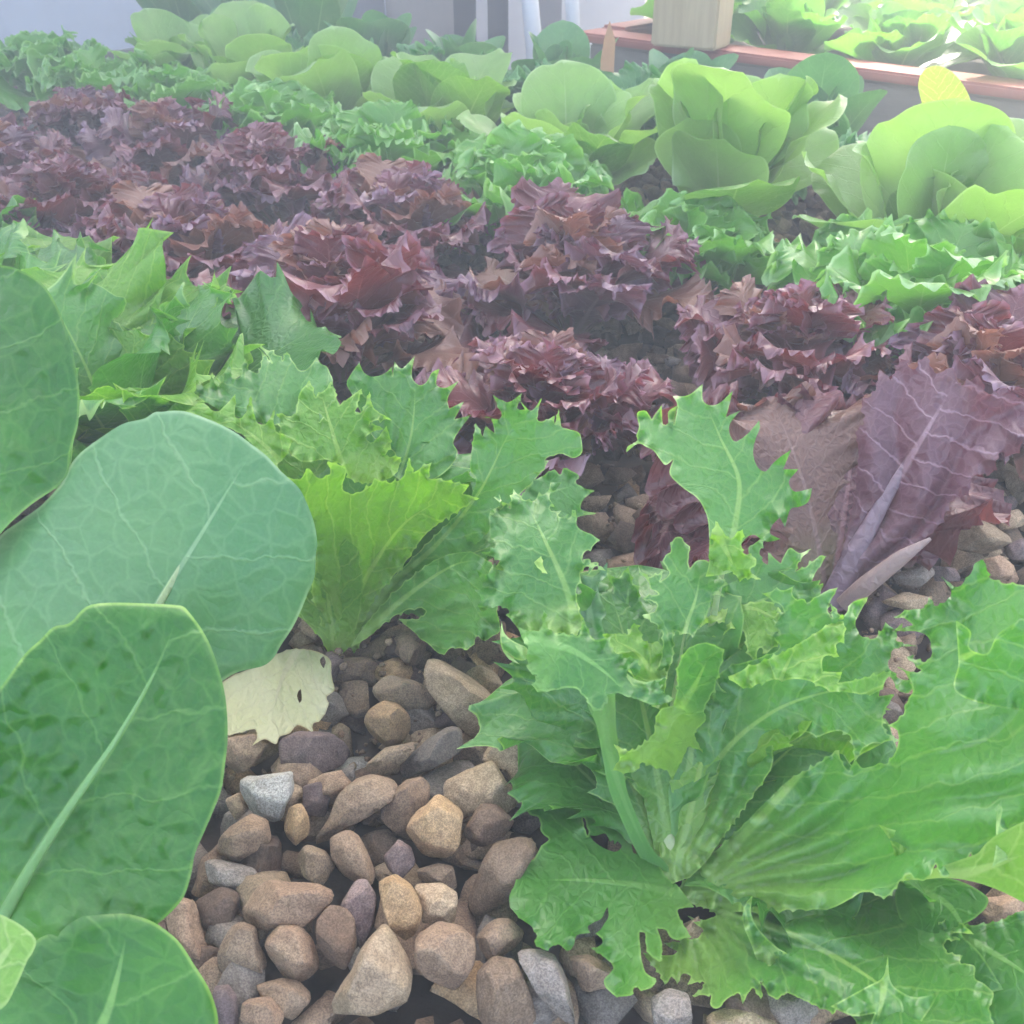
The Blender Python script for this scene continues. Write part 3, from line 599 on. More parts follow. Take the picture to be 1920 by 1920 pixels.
post('steel_post',915,953,2.25,M['darkmetal'],'widest dark post, left of the white pipes','post')
def pipe(name,pa,pb,d,r,m,label,cat,n=16):
    a=pt(*pa,d);b=pt(*pb,d*1.0);c=(a+b)/2;L=np.linalg.norm(b-a)
    bm=bmesh.new();bmesh.ops.create_cone(bm,cap_ends=True,segments=20,radius1=r,radius2=r,depth=L)
    me=bpy.data.meshes.new(name);bm.to_mesh(me);bm.free();me.materials.append(m)
    for p in me.polygons:p.use_smooth=len(p.vertices)==4
    o=obj(name,me,None,tuple(c));o.rotation_euler=Vector(b-a).to_track_quat('Z','Y').to_euler();return tag(o,label,cat)
pipe('pipe',(1012,200),(962,-330),2.0,.017,M['pvc'],'white plastic pipe leaning beside the widest dark post','pipe')
post('panel',1002,1052,2.4,M['greyp'],'grey board behind the two white pipes','panel',dy=.02)
pipe('pipe',(1078,140),(1058,-330),1.95,.0135,M['pvc'],'white plastic pipe upright at the right of the grey board','pipe')
# timber post at the corner of the far bed
pc=pt(1340,92,1.40);tp=obj('timber_post',boxmesh('timber_post',.098,.058,1.9,M['timber'],.003,(0,0,0)),None)
e=np.array([pc[0],pc[1]]);tp.rotation_euler=(0,0,math.radians(-32));
ca,sa=math.cos(math.radians(-32)),math.sin(math.radians(-32));off=np.array([-.049*ca-.029*sa*1,-.049*sa+.029*ca])
tp.location=(e[0]+off[0],e[1]+off[1],.0815+.95);tag(tp,'square sawn pine post standing on the red trimmed far bed','post')
# orange wooden stake
def stake():
    a=pt(1135,185,1.22);bm=bmesh.new();w_,h_,t_=.0085,.085,.003
    prof=[(-w_*.45,-.03),(w_*.45,-.03),(w_,0),(w_,h_*.75),(w_*.1,h_),(-w_*.5,h_*.8),(-w_*.9,h_*.5)]
    f=[bm.verts.new((x,-t_/2,z)) for x,z in prof];g_=[bm.verts.new((x,t_/2,z)) for x,z in prof]
    bm.faces.new(f);bm.faces.new(g_[::-1])
    for i in range(len(prof)):j=(i+1)%len(prof);bm.faces.new((f[i],g_[i],g_[j],f[j]))
    bmesh.ops.recalc_face_normals(bm,faces=bm.faces);me=bpy.data.meshes.new('plant_stake');bm.to_mesh(me);bm.free();me.materials.append(M['stake'])
    tag(obj('plant_stake',me,None,tuple(a)),'orange wooden stake pushed in among the dark curly lettuces','stake')
stake()
# ------------------------------------------------------------ the rows of plants
g=np.random.default_rng
ORD=['first','second','third','fourth','fifth','sixth','seventh','eighth','ninth','tenth']
PR={
 'red':[rosette('red','lollo',38,.092+.004*i,M['red'],g(10+i),em=(1.55,.62),inner=.84,bend=(-.2,-1.1),mats=['redl','redl','redbl','redl','redpl'],S=104,RN=12,cup=.6,teeth=.04,tn=29,amp=.3,freq=6,amp2=.034,freq2=30,wsc=.6,curlm=.05,jit=.24,lobes=.035) for i in range(3)],
 'lollo':[rosette('lollo','lollo',24,.105+.005*i,M['lollo'],g(20+i),em=(1.5,.66),inner=.78,bend=(-.3,-1.0),S=80,RN=12,cup=.9,teeth=.02,tn=20,amp=.3,freq=4,amp2=.05,freq2=[17,22,15][i],wsc=.72,curlm=.07,jit=.14) for i in range(3)],
 'butter':[rosette('butter',['butter','butter','spoon','butter'][i],17,[.14,.135,.15,.145][i],M['butter'],g(30+i),em=(1.5,[.95,.8,.9,1.05][i]),inner=.62,bend=(-.2,-.8),mats=['butter','butter','butter','lime'],S=40,RN=9,cup=[1.3,1.8,1.,1.5][i],amp=.13,freq=2.3,amp2=.018,freq2=6,wsc=[.72,.68,.8,.7][i],curlm=.04,jit=.3) for i in range(4)],
 'curly':[rosette('curly','lollo',20,.115,M['curly'],g(40+i),em=(1.5,.8),inner=.6,S=80,RN=10,cup=.9,teeth=.045,tn=22,amp=.3,freq=5,amp2=.055,freq2=22,wsc=.7,curlm=.08) for i in range(2)],
 'cos':[rosette('cos','cos',9,.155,M['cos'],g(50+i),em=(1.55,.95),inner=.7,bend=(-.1,-.5),S=26,RN=7,cup=1.6,amp=.05,freq=2,wsc=.95) for i in range(3)],
 'lance':[rosette('lance','lance',8,.19,M['cos'],g(60+i),em=(1.5,.9),inner=.7,bend=(-.1,-.4),S=22,RN=6,cup=1.8,wsc=.9) for i in range(2)],
 'far':[rosette('far','butter',16,.135,M['chard'],g(70+i),em=(1.5,.5),inner=.7,bend=(-.2,-1.),mats=['chard','chard','lime'],S=28,RN=7,cup=1.6,amp=.16,freq=3,amp2=.03,freq2=8,wsc=.85) for i in range(2)],
 'frisee':[rosette('frisee','frisee',24,.125,M['frisee'],g(80+i),em=(1.5,.75),inner=.6,mats=['frisee','frisee','friseelime','friseedark'],S=96,RN=12,cup=.7,teeth=.1,tn=11,amp=.3,freq=3.1,amp2=.05,freq2=11,wsc=.88,lobes=.05,curlm=.06,jit=.2) for i in range(2)],
}
def zz(k): return R.uniform(0,6.28)
for i,(x,y) in enumerate(RA):
    if i==0:continue
    plant(PR['red'][i%3],'red_lettuce',x,y,f"{ORD[i]} frilly dark red lettuce of the front red row, from the right",'lettuce','frilly red lettuces in two rows',zz(0),R.uniform(.92,1.08) if i>1 else .85)
plant(PR['red'][2],'red_lettuce',.275,.535,'red frilly lettuce half hidden behind the broad purple leaf at the right','lettuce','frilly red lettuces in two rows',1.,.9)
for i,(x,y) in enumerate(RB):
    plant(PR['red'][(i+1)%3],'red_lettuce',x,y,f"{ORD[i+1]} frilly red lettuce of the back red row, from the right",'lettuce','frilly red lettuces in two rows',zz(0),R.uniform(.88,1.02))
for i,(x,y) in enumerate(RL[1:]):
    plant(PR['lollo'][(i+1)%3],'frilly_green_lettuce',x,y,f"{ORD[i]} light green frilly lettuce behind the red rows, from the right",'lettuce','light green frilly lettuces in one row',zz(0),R.uniform(.9,1.06) if i!=1 else .78)
for i,(x,y) in enumerate(RBH):
    plant(PR['butter'][(i*3)%4],'butterhead_lettuce',x,y,f"{ORD[i]} smooth pale green butterhead lettuce, from the right",'lettuce','smooth butterhead lettuces in one row',zz(0),R.uniform(1.02,1.18)*(.88 if i>=5 else 1))
for i,(x,y) in enumerate(RCU[1:]):
    plant(PR['curly'][(i+1)%2],'curly_lettuce',x,y,f"{ORD[i]} dark green curly lettuce behind the butterheads, from the right",'lettuce','dark green curly lettuces in one row',zz(0),R.uniform(.92,1.05))
for i,(x,y) in enumerate(RCO):
    if i==0:x,y=.505,.985
    k=PR['cos'][i%3] if i<6 else PR['lance'][i%2]
    plant(k,'cos_lettuce',x,y,f"{ORD[i]} upright cos lettuce along the bed's far edge, from the right",'lettuce','upright cos lettuces along the far edge',zz(0),R.uniform(.78,.9) if i<6 else R.uniform(1.,1.15))
# far bed
k=0;names=['front','middle','back']
for r_,w_ in enumerate((1.47,1.66,1.86,2.06)):
    seen=0
    for j in range(8):
        u_=1.0-.17*j+R.uniform(-.02,.02)-(.085 if r_%2 else 0)
        p=u_*UH+w_*WH;x,y=p
        if not infr(x,y,1.15):continue
        seen+=1
        pos=['front','second','third','back'][r_]
        plant(PR['far'][k%2],'leafy_lettuce',x,y,f"{ORD[seen-1]} bright leafy lettuce from the right in the far bed's {pos} row",'lettuce','bright lettuces in the far bed',zz(0),R.uniform(.85,1.05),z=.045);k+=1

# third, fourth, fifth endive of the front row
for i in (2,3,4):
    x,y=RFR[i]
    plant(PR['frisee'][i%2],'endive',x,y,f"{ORD[i]} spiky frilly endive of the front row, behind the tall cos leaves",'endive','spiky endives in the front row',[0,0,2.6,2.,4.][i],1.12 if i==2 else 1.05)
# sunlit yellow-green leaf plant at the right
p=pt(1775,262,1.09)
ys=empty('young_chard',(p[0],p[1]+.0,-.012),'young plant with one round sunlit yellow green leaf before the far bed','plant')
def blade(parent,mid,out,anch,mat,**k): return tleaf(parent,[traced(mid,out,anch,mat,**k)])
blade(ys,"1772,300 1770,250 1762,200 1756,160","1770,262 1750,250 1740,225 1728,190 1722,160 1728,138 1742,126 1762,124 1785,135 1805,158 1820,190 1822,220 1815,245 1800,255 1780,262",[(1770,260,1.09),(1720,160,1.1),(1820,200,1.07)],M['sunleaf'],g=6,und=.001,seed=3)
blade(ys,"1762,300 1765,270 1760,240","1750,262 1742,240 1748,222 1765,228 1778,240 1776,258",[(1750,260,1.06),(1745,225,1.07),(1775,240,1.05)],M['sunleaf'],g=6,seed=4)
tleaf(ys,[tube([pt(1772,330,1.08),pt(1772,262,1.09),pt(1768,220,1.093)],[.003,.0025,.001],mat=M['pale'])],name='stem')

# ------------------------------------------------------------ near cos (romaine) plant at the lower left
rb=np.array([-.185,.19]);ro=empty('cos_lettuce',(rb[0],rb[1],0),'large cos lettuce with broad smooth rounded leaves, nearest of all, at the lower left','lettuce')
base=np.array([rb[0],rb[1],.0])
def rib(mid_px,dd,r0,r1,mat,start=None,flat=.6):
    P=[base if start is None else start]+[pt(x,y,d) for (x,y),d in zip(mid_px,dd)]
    n=len(P);return tube(P,list(np.linspace(r0,r1,n)),flat=flat,mat=mat)
tleaf(ro,[traced("-150,1060 -100,900 -50,750 -10,600 0,520","-120,1060 -220,900 -240,720 -180,580 -70,505 0,497 50,512 85,538 112,585 132,645 142,690 149,740 147,790 140,820 132,850 126,890 100,918 60,945 20,980 -40,1040",[(-140,1060,.33),(0,500,.335),(150,800,.315)],M['romaine'],g=8,und=.0016,ul=60,cup=1.2,blister=.001,seed=11,curl=-.0015,lam=10),
 rib([(-120,1150),(-90,900),(-40,690)],[.33,.332,.335],.002,.0003,M['rib'],start=pt(-120,1300,.33))])
tleaf(ro,[traced("130,1470 210,1280 300,1125 375,1005 430,915 480,835","430,1268 500,1245 530,1205 555,1165 580,1105 590,1080 592,1040 595,1020 590,985 578,950 560,915 525,882 500,855 470,832 440,810 400,790 350,772 322,770 305,772 290,773 270,785 230,795 190,820 150,850 130,875 115,905 80,945 40,975 0,1005 -60,1080 -100,1180 -80,1300 0,1400 150,1450 330,1350",[(200,1300,.305),(300,775,.31),(590,1050,.30)],M['romainesheen'],g=8,und=.0012,ul=110,cup=.9,seed=12,fold=-.03,curl=.001,lam=9),
 rib([(160,1400),(300,1128),(375,1005),(450,880)],[.3025,.304,.3056,.3085],.002,.0002,M['pale'],start=pt(60,1560,.3),flat=.3)])
tleaf(ro,[traced("-40,1790 60,1622 140,1500 220,1385 290,1260 335,1150","0,1290 45,1228 75,1200 100,1176 130,1168 157,1141 180,1132 220,1130 290,1132 340,1136 352,1145 375,1175 395,1212 412,1262 423,1310 427,1380 421,1440 415,1480 400,1520 385,1555 366,1600 358,1640 345,1680 325,1706 295,1733 260,1760 120,1780 60,1762 0,1780 -80,1700 -120,1550 -90,1400",[(0,1750,.262),(300,1140,.268),(420,1450,.262)],M['romaine'],g=8,und=.0012,ul=60,cup=-1.0,blister=.0011,seed=13,curl=.0028,lam=16,fold=-.06),
 rib([(-20,1765),(60,1622),(140,1500),(220,1385),(290,1262)],[.262,.259,.259,.2605,.263],.0022,.0002,M['rib'],start=pt(-60,1850,.264),flat=.35)])
tleaf(ro,[traced("120,2060 200,1900 240,1740","60,1770 90,1752 108,1756 116,1744 145,1723 170,1717 230,1713 265,1720 295,1733 335,1765 365,1810 390,1850 405,1890 409,1925 400,1990 300,2060 100,2060 0,2000 -20,1900 20,1850 45,1800",[(120,2000,.235),(230,1715,.245),(400,1900,.24)],M['romaine'],g=8,und=.0015,ul=80,seed=14,cup=.6,curl=.001,lam=8)])
tleaf(ro,[traced("-80,1900 0,1800 40,1750","-60,1700 -20,1708 0,1714 40,1735 67,1761 62,1785 52,1800 30,1850 5,1890 -40,1900 -80,1800",[(-60,1800,.22),(0,1715,.225),(60,1780,.222)],M['lime'],g=8,und=.001,seed=15)])
for az,L_,e in ((2.2,.13,.9),(3.2,.12,.8),(4.3,.12,.6),(1.6,.09,1.2),(5.4,.08,.9)):
    P,Fq,uv,at=gridleaf(g(int(az*10)),'butter',L_,e,e-.5,az=az,wsc=.9,cup=1.2,amp=.03,S=40,RN=10);obj('leaf',mesh('leaf',P,Fq,M['romaine'],uv,at),ro)

# ------------------------------------------------------------ nearest endive, lower right
x,y=RFR[0];E1=empty('endive',(x,y,0),'nearest spiky endive with wide open lobed leaves, lower right','endive','spiky endives in the front row')
b1=np.array([x,y,.002])
FR,FD,FL,PL=M['frisee'],M['friseedark'],M['friseelime'],M['pale']
KW=dict(teeth=16,tk=24,ruf=0.0033,rk=34,lam=13,und=0.0033,ul=42)
def stalk(pxs,ds,r0,r1,b=b1,mat=PL,flat=.55): return tube([b]+[pt(a,c,d) for (a,c),d in zip(pxs,ds)],list(np.linspace(r0,r1,len(ds)+1)),flat=flat,mat=mat)
A_="1332,1075 1330,1050 1328,980 1318,950 1305,932 1285,918 1262,898 1255,885 1262,862 1248,872 1238,862 1225,845 1212,838 1196,832 1178,844 1176,838 1195,826 1193,817 1198,800 1194,775 1203,770 1212,771 1222,786 1238,769 1243,795 1253,793 1253,772 1266,768 1264,796 1270,760 1267,745 1290,741 1313,728 1318,750 1332,760 1350,755 1369,741 1366,765 1361,782 1381,775 1370,792 1367,808 1372,822 1380,828 1400,815 1420,795 1424,805 1416,825 1412,850 1420,875 1435,884 1450,868 1464,856 1478,851 1468,880 1490,883 1480,900 1481,912 1492,922 1517,920 1516,940 1500,950 1482,955 1472,980 1462,970 1448,985 1444,1000 1457,1010 1440,1016 1428,1012 1415,1003 1400,1008 1385,1030 1375,1070"
A2="1345,985 1355,995 1368,1010 1389,1000 1390,1030 1400,1040 1414,1044 1418,1058 1406,1070 1420,1084 1404,1083 1385,1086 1375,1072 1350,1066 1330,1050 1334,1000"
tleaf(E1,[traced("1350,1120 1362,1060 1378,985 1385,900 1350,820 1320,750",A_,[(1330,1060,.352),(1290,740,.36),(1510,930,.366)],FR,teeth=0,ruf=0.0030,rk=38,lam=12,und=0.0024,ul=60,spike=13,und2=.0018,seed=21,fold=-.08,cup=-1),
 traced("1345,1000 1360,1030 1380,1070",A2,[(1340,1000,.349),(1420,1040,.344),(1380,1085,.346)],FL,teeth=5,tk=18,ruf=0.0015,und=0.0015,spike=13,und2=.0018,seed=22),
 stalk([(1290,1450),(1320,1250),(1352,1080),(1378,985)],[.374,.374,.364,.3585],.003,.0003,flat=.3)])
tleaf(E1,[traced("1090,1200 1060,1100 1020,1010 985,940","918,978 928,962 922,955 938,958 940,941 956,952 965,927 985,938 1005,936 1030,922 1030,948 1045,965 1065,972 1078,962 1082,985 1098,998 1118,1013 1103,1030 1088,1045 1117,1060 1093,1065 1088,1085 1080,1110 1085,1140 1092,1175 1070,1190 1045,1187 1020,1183 1000,1184 975,1180 960,1165 952,1142 930,1136 905,1140 903,1110 905,1085 925,1068 945,1073 935,1050 912,1038 925,1030 928,1010 917,1000",[(1090,1190,.352),(1000,930,.375),(1110,1010,.37)],FR,spike=13,und2=.0018,seed=23,**KW),
 traced("1000,1070 960,1050","925,1068 945,1050 985,1045 1010,1020 1015,1050 1022,1070 1008,1065 1000,1050 980,1060 955,1075 935,1068",[(940,1050,.362),(1010,1030,.363),(980,1075,.358)],FL,teeth=3,und=0.0015,spike=13,und2=.0018,seed=24),
 stalk([(1200,1420),(1130,1260),(1080,1150)],[.374,.372,.362],.003,.0008,flat=.4)])
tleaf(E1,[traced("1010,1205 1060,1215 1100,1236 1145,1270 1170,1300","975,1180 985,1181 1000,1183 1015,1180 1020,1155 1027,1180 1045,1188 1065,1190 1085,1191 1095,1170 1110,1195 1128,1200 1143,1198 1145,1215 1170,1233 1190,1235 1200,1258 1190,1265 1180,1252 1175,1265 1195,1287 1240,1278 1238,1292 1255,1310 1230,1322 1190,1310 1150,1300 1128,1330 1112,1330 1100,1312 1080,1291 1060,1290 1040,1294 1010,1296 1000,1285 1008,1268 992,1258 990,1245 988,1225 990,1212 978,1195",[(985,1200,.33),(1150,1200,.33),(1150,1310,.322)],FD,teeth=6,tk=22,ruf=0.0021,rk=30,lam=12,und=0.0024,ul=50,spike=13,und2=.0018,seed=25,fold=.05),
 traced("985,1225 960,1205","941,1173 945,1185 955,1197 970,1206 988,1215 990,1230 984,1238 968,1236 950,1224 968,1241 955,1236 942,1218 938,1195",[(941,1180,.335),(988,1220,.328),(960,1238,.327)],FR,und=0.0030,ul=20,spike=13,und2=.0018,seed=26,curl=.002,lam=8),
 traced("1130,1310 1140,1400 1170,1500 1225,1625","1112,1320 1148,1312 1156,1370 1168,1440 1178,1490 1200,1545 1222,1590 1245,1625 1225,1640 1190,1590 1162,1530 1142,1480 1128,1410 1118,1360",[(1130,1320,.326),(1180,1500,.344),(1235,1630,.356)],M['rib'],und=0.0009,spike=13,und2=.0018,seed=27,cup=-12,g=6)])
tleaf(E1,[traced("1110,1190 1105,1140 1110,1090","1080,1078 1098,1080 1115,1080 1135,1062 1136,1080 1122,1095 1125,1120 1137,1150 1128,1165 1132,1195 1100,1192 1090,1150 1080,1105",[(1090,1190,.372),(1090,1080,.38),(1135,1080,.378)],M['romainesheen'],und=0.0015,spike=13,und2=.0018,seed=28,ruf=0.0015)])
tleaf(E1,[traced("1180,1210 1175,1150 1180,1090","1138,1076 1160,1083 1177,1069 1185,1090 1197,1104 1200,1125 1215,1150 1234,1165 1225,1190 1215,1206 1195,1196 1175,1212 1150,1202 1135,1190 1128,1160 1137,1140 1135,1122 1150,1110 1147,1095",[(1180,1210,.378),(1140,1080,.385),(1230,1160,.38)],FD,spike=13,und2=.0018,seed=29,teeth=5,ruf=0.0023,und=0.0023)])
tleaf(E1,[traced("1262,1330 1270,1250 1285,1180 1305,1120 1315,1060","1200,1068 1215,1081 1238,1076 1238,1090 1255,1075 1243,1050 1256,1036 1262,1012 1270,1007 1288,1020 1293,1030 1290,1050 1293,1066 1310,1050 1335,1055 1346,1060 1350,1085 1361,1095 1345,1104 1353,1115 1335,1116 1330,1140 1320,1163 1310,1176 1300,1190 1262,1182 1262,1232 1252,1262 1248,1310 1262,1340 1225,1320 1230,1265 1240,1230 1240,1182 1213,1157 1228,1146 1230,1131 1212,1122 1234,1114 1222,1100 1210,1085",[(1250,1310,.345),(1270,1010,.362),(1350,1080,.36)],FR,spike=13,und2=.0018,seed=30,teeth=6,tk=20,ruf=0.0021,rk=30,lam=10,und=0.0030,ul=40),
 stalk([(1255,1500),(1258,1340),(1285,1180)],[.372,.366,.3545],.0025,.0003,flat=.25)])
tleaf(E1,[traced("1240,1300 1200,1230 1150,1200","1137,1193 1160,1188 1175,1190 1181,1180 1190,1172 1200,1185 1210,1205 1236,1205 1246,1230 1244,1290 1215,1300 1180,1260 1145,1216",[(1140,1200,.352),(1240,1210,.352),(1220,1300,.345)],FL,spike=13,und2=.0018,seed=31,teeth=6,tk=16,ruf=0.0021,und=0.0021),
 traced("1180,1270 1220,1285","1170,1258 1185,1270 1210,1278 1240,1275 1238,1290 1205,1292 1185,1284",[(1175,1262,.328),(1240,1275,.33),(1210,1292,.326)],FR,spike=13,und2=.0018,seed=32,und=0.0015)])
tleaf(E1,[traced("1262,1345 1300,1290 1330,1230","1270,1262 1275,1240 1290,1217 1320,1205 1346,1213 1357,1222 1345,1270 1340,1290 1320,1330 1323,1350 1308,1366 1302,1380 1311,1403 1292,1400 1281,1420 1262,1453 1250,1444 1232,1440 1203,1430 1188,1448 1157,1441 1162,1420 1157,1401 1180,1408 1205,1395 1226,1375 1230,1345 1242,1328 1262,1322 1270,1290",[(1270,1330,.334),(1340,1220,.343),(1180,1430,.318)],M['frisee'],spike=13,und2=.0018,seed=33,teeth=5,tk=18,ruf=0.0030,rk=28,lam=10,und=0.0045,ul=30,fold=.1)])
K_="1262,1655 1240,1630 1237,1560 1243,1490 1258,1445 1290,1390 1315,1335 1342,1290 1350,1262 1385,1245 1440,1228 1462,1215 1455,1200 1440,1185 1462,1190 1450,1165 1428,1157 1455,1163 1462,1150 1443,1147 1470,1148 1460,1128 1440,1114 1480,1106 1490,1125 1503,1122 1512,1130 1530,1120 1546,1110 1565,1107 1556,1130 1552,1148 1560,1158 1562,1140 1578,1158 1590,1145 1600,1128 1621,1125 1614,1146 1604,1165 1610,1188 1630,1198 1650,1190 1660,1172 1672,1185 1686,1176 1680,1200 1707,1210 1682,1214 1668,1228 1666,1248 1675,1265 1690,1273 1712,1287 1690,1298 1668,1264 1654,1278 1648,1305 1670,1307 1660,1330 1655,1356 1664,1376 1677,1386 1650,1392 1622,1400 1605,1420 1598,1392 1583,1372 1540,1374 1500,1373 1470,1384 1450,1396 1446,1440 1405,1500 1355,1570 1310,1630"
tleaf(E1,[traced("1265,1650 1290,1540 1350,1420 1440,1340 1540,1300 1640,1290",K_,[(1260,1650,.357),(1500,1120,.352),(1670,1390,.324)],M['frisee'],spike=13,und2=.0022,pleat=(1258,1660,11,.006,420),seed=34,g=7,teeth=8,tk=26,ruf=0.0027,rk=32,lam=13,und=0.0045,ul=55,fold=-.02)])
tleaf(E1,[traced("1480,1370 1460,1290 1500,1200","1395,1290 1375,1270 1395,1255 1430,1240 1470,1222 1500,1205 1540,1180 1575,1165 1583,1195 1566,1212 1568,1228 1545,1232 1540,1260 1572,1263 1572,1280 1600,1276 1660,1264 1640,1300 1575,1296 1560,1297 1520,1278 1470,1272 1430,1280",[(1400,1280,.33),(1560,1180,.337),(1600,1290,.324)],M['friseelime'],spike=13,und2=.0018,seed=35,teeth=6,ruf=0.0023,und=0.0030,ul=35)])
tleaf(E1,[traced("1330,1200 1400,1140 1470,1110","1320,1180 1335,1130 1360,1100 1385,1085 1408,1060 1405,1030 1430,1012 1424,1040 1440,1062 1444,1044 1464,1056 1468,1046 1481,1028 1500,1037 1515,1033 1500,1050 1492,1070 1512,1062 1532,1046 1543,1049 1526,1080 1518,1106 1537,1100 1530,1125 1480,1142 1440,1155 1400,1180 1350,1195",[(1330,1190,.37),(1430,1020,.378),(1540,1060,.376)],FR,spike=13,und2=.0018,seed=36,teeth=5,ruf=0.0023,und=0.0030)])
tleaf(E1,[traced("1315,1175 1400,1140 1470,1170","1300,1175 1345,1148 1400,1132 1450,1130 1470,1165 1462,1200 1440,1222 1425,1215 1412,1232 1400,1215 1395,1185 1372,1178 1360,1185 1358,1168 1335,1166 1318,1172",[(1310,1170,.365),(1450,1130,.37),(1440,1220,.36)],M['friseelime'],spike=13,und2=.0018,seed=37,teeth=6,tk=18,ruf=0.0015,und=0.0015)])
M_="1275,1672 1310,1625 1380,1560 1440,1500 1480,1462 1520,1440 1560,1414 1572,1411 1577,1428 1592,1446 1604,1430 1618,1440 1650,1432 1668,1428 1690,1375 1672,1360 1690,1345 1700,1318 1712,1292 1698,1262 1690,1254 1715,1262 1727,1257 1709,1236 1735,1241 1748,1222 1740,1195 1718,1184 1690,1181 1712,1172 1698,1160 1685,1155 1712,1142 1735,1141 1742,1125 1754,1136 1775,1126 1784,1108 1772,1088 1790,1100 1808,1093 1822,1072 1828,1056 1848,1057 1853,1080 1880,1093 1920,1097 1990,1110 2060,1200 2080,1400 2040,1520 1960,1560 1920,1562 1870,1580 1836,1618 1820,1600 1797,1632 1768,1643 1755,1620 1732,1652 1700,1640 1662,1682 1620,1672 1560,1702 1480,1706 1400,1710 1320,1702"
tleaf(E1,[traced("1285,1680 1400,1560 1500,1450 1600,1320 1680,1190 1740,1060",M_,[(1290,1675,.355),(1760,1080,.318),(1920,1540,.27)],M['frisee'],spike=13,und2=.0022,pleat=(1285,1690,13,.007,560),seed=38,g=7,teeth=6,tk=28,ruf=0.0027,rk=36,lam=14,und=0.0060,ul=75,fold=.06,holes=("1690,1260 1705,1225 1735,1215 1740,1240 1720,1262 1700,1275",)[:0]),
 traced("1700,1250 1790,1240 1900,1180","1795,1300 1797,1240 1796,1175 1820,1184 1818,1215 1850,1225 1870,1190 1900,1170 1920,1160 1990,1200 1990,1320 1900,1330",[(1800,1200,.286),(1990,1200,.262),(1900,1330,.272)],FR,spike=13,und2=.0018,seed=39,und=0.0030,ul=40,ruf=0.0015)])
N_="1280,1690 1330,1668 1400,1656 1480,1640 1560,1632 1640,1632 1690,1640 1722,1656 1735,1670 1754,1690 1742,1700 1743,1718 1755,1738 1770,1726 1800,1730 1816,1748 1785,1748 1793,1761 1772,1764 1775,1785 1802,1792 1801,1806 1827,1811 1828,1835 1846,1845 1863,1865 1855,1890 1862,1920 1865,1980 1640,1990 1615,1930 1596,1905 1574,1885 1562,1897 1535,1888 1500,1872 1475,1862 1456,1873 1440,1862 1428,1840 1425,1866 1413,1853 1404,1860 1393,1876 1384,1862 1360,1876 1343,1891 1331,1883 1335,1865 1307,1864 1320,1850 1317,1840 1294,1843 1295,1830 1280,1826 1270,1840 1262,1828 1247,1840 1236,1825 1220,1806 1212,1790 1235,1791 1262,1790 1270,1784 1253,1770 1275,1766 1271,1752 1300,1762 1318,1745 1308,1735 1296,1721 1318,1725 1345,1716 1325,1702"
tleaf(E1,[traced("1285,1692 1400,1720 1520,1770 1640,1840 1720,1920",N_,[(1290,1690,.352),(1850,1900,.268),(1240,1820,.315)],M['frisee'],spike=13,und2=.0022,pleat=(1285,1690,10,.006,420),seed=40,g=7,teeth=5,tk=22,ruf=0.0030,rk=30,lam=14,und=0.0067,ul=62,fold=.05),
 traced("1410,1800 1395,1690","1395,1700 1408,1688 1409,1715 1425,1745 1455,1775 1478,1790 1484,1810 1475,1820 1450,1812 1425,1808 1408,1770 1393,1730",[(1400,1690,.318),(1480,1810,.312),(1400,1780,.315)],FR,spike=13,und2=.0018,seed=41,und=0.0030,ul=25,ruf=0.0015),
 traced("1690,1640 1690,1560","1655,1552 1678,1556 1700,1551 1722,1562 1729,1590 1722,1600 1718,1640 1705,1650 1672,1652 1650,1656 1675,1640 1678,1610 1668,1575",[(1655,1555,.302),(1725,1580,.298),(1690,1650,.303)],M['friseelime'],spike=13,und2=.0018,seed=42,und=0.0023,ul=25,curl=.001,lam=6),
 traced("1660,1800 1655,1870 1640,1930","1655,1832 1664,1806 1670,1840 1690,1860 1720,1870 1753,1865 1748,1885 1725,1920 1700,1960 1625,1960 1640,1900 1600,1905 1570,1885 1625,1850",[(1660,1810,.285),(1750,1870,.275),(1640,1950,.272)],FR,spike=13,und2=.0018,seed=43,und=0.0045,ul=30,ruf=0.0015)])
Q_="1270,1660 1246,1640 1225,1600 1190,1545 1172,1500 1155,1485 1135,1484 1125,1500 1098,1508 1097,1535 1104,1560 1102,1568 1095,1548 1094,1520 1112,1483 1100,1453 1090,1449 1065,1464 1066,1476 1052,1482 1030,1472 1010,1462 1005,1485 990,1492 981,1513 998,1528 1012,1535 1015,1560 1029,1574 1015,1586 1005,1605 995,1613 975,1608 960,1599 957,1615 967,1650 955,1681 960,1705 980,1725 1000,1740 1007,1755 1002,1766 1022,1781 1045,1770 1065,1783 1077,1770 1080,1755 1105,1749 1126,1756 1128,1772 1116,1780 1135,1796 1150,1815 1132,1840 1145,1861 1160,1868 1182,1866 1190,1852 1210,1856 1228,1845 1229,1835 1212,1825 1203,1800 1200,1770 1198,1747 1209,1750 1215,1786 1236,1796 1241,1770 1232,1740 1250,1745 1262,1761 1287,1752 1275,1722 1272,1705 1292,1695"
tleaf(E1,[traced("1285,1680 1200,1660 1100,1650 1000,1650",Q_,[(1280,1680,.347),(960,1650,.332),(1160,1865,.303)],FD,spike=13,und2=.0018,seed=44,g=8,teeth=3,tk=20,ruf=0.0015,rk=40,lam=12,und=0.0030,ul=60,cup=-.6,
  holes=("1106,1566 1118,1567 1135,1563 1144,1578 1150,1575 1152,1584 1158,1577 1166,1587 1154,1597 1130,1589 1112,1576","1139,1700 1141,1718 1133,1732 1124,1745 1110,1752 1102,1738 1112,1730 1128,1722 1135,1708","1184,1582 1190,1590 1194,1601 1188,1600"))])
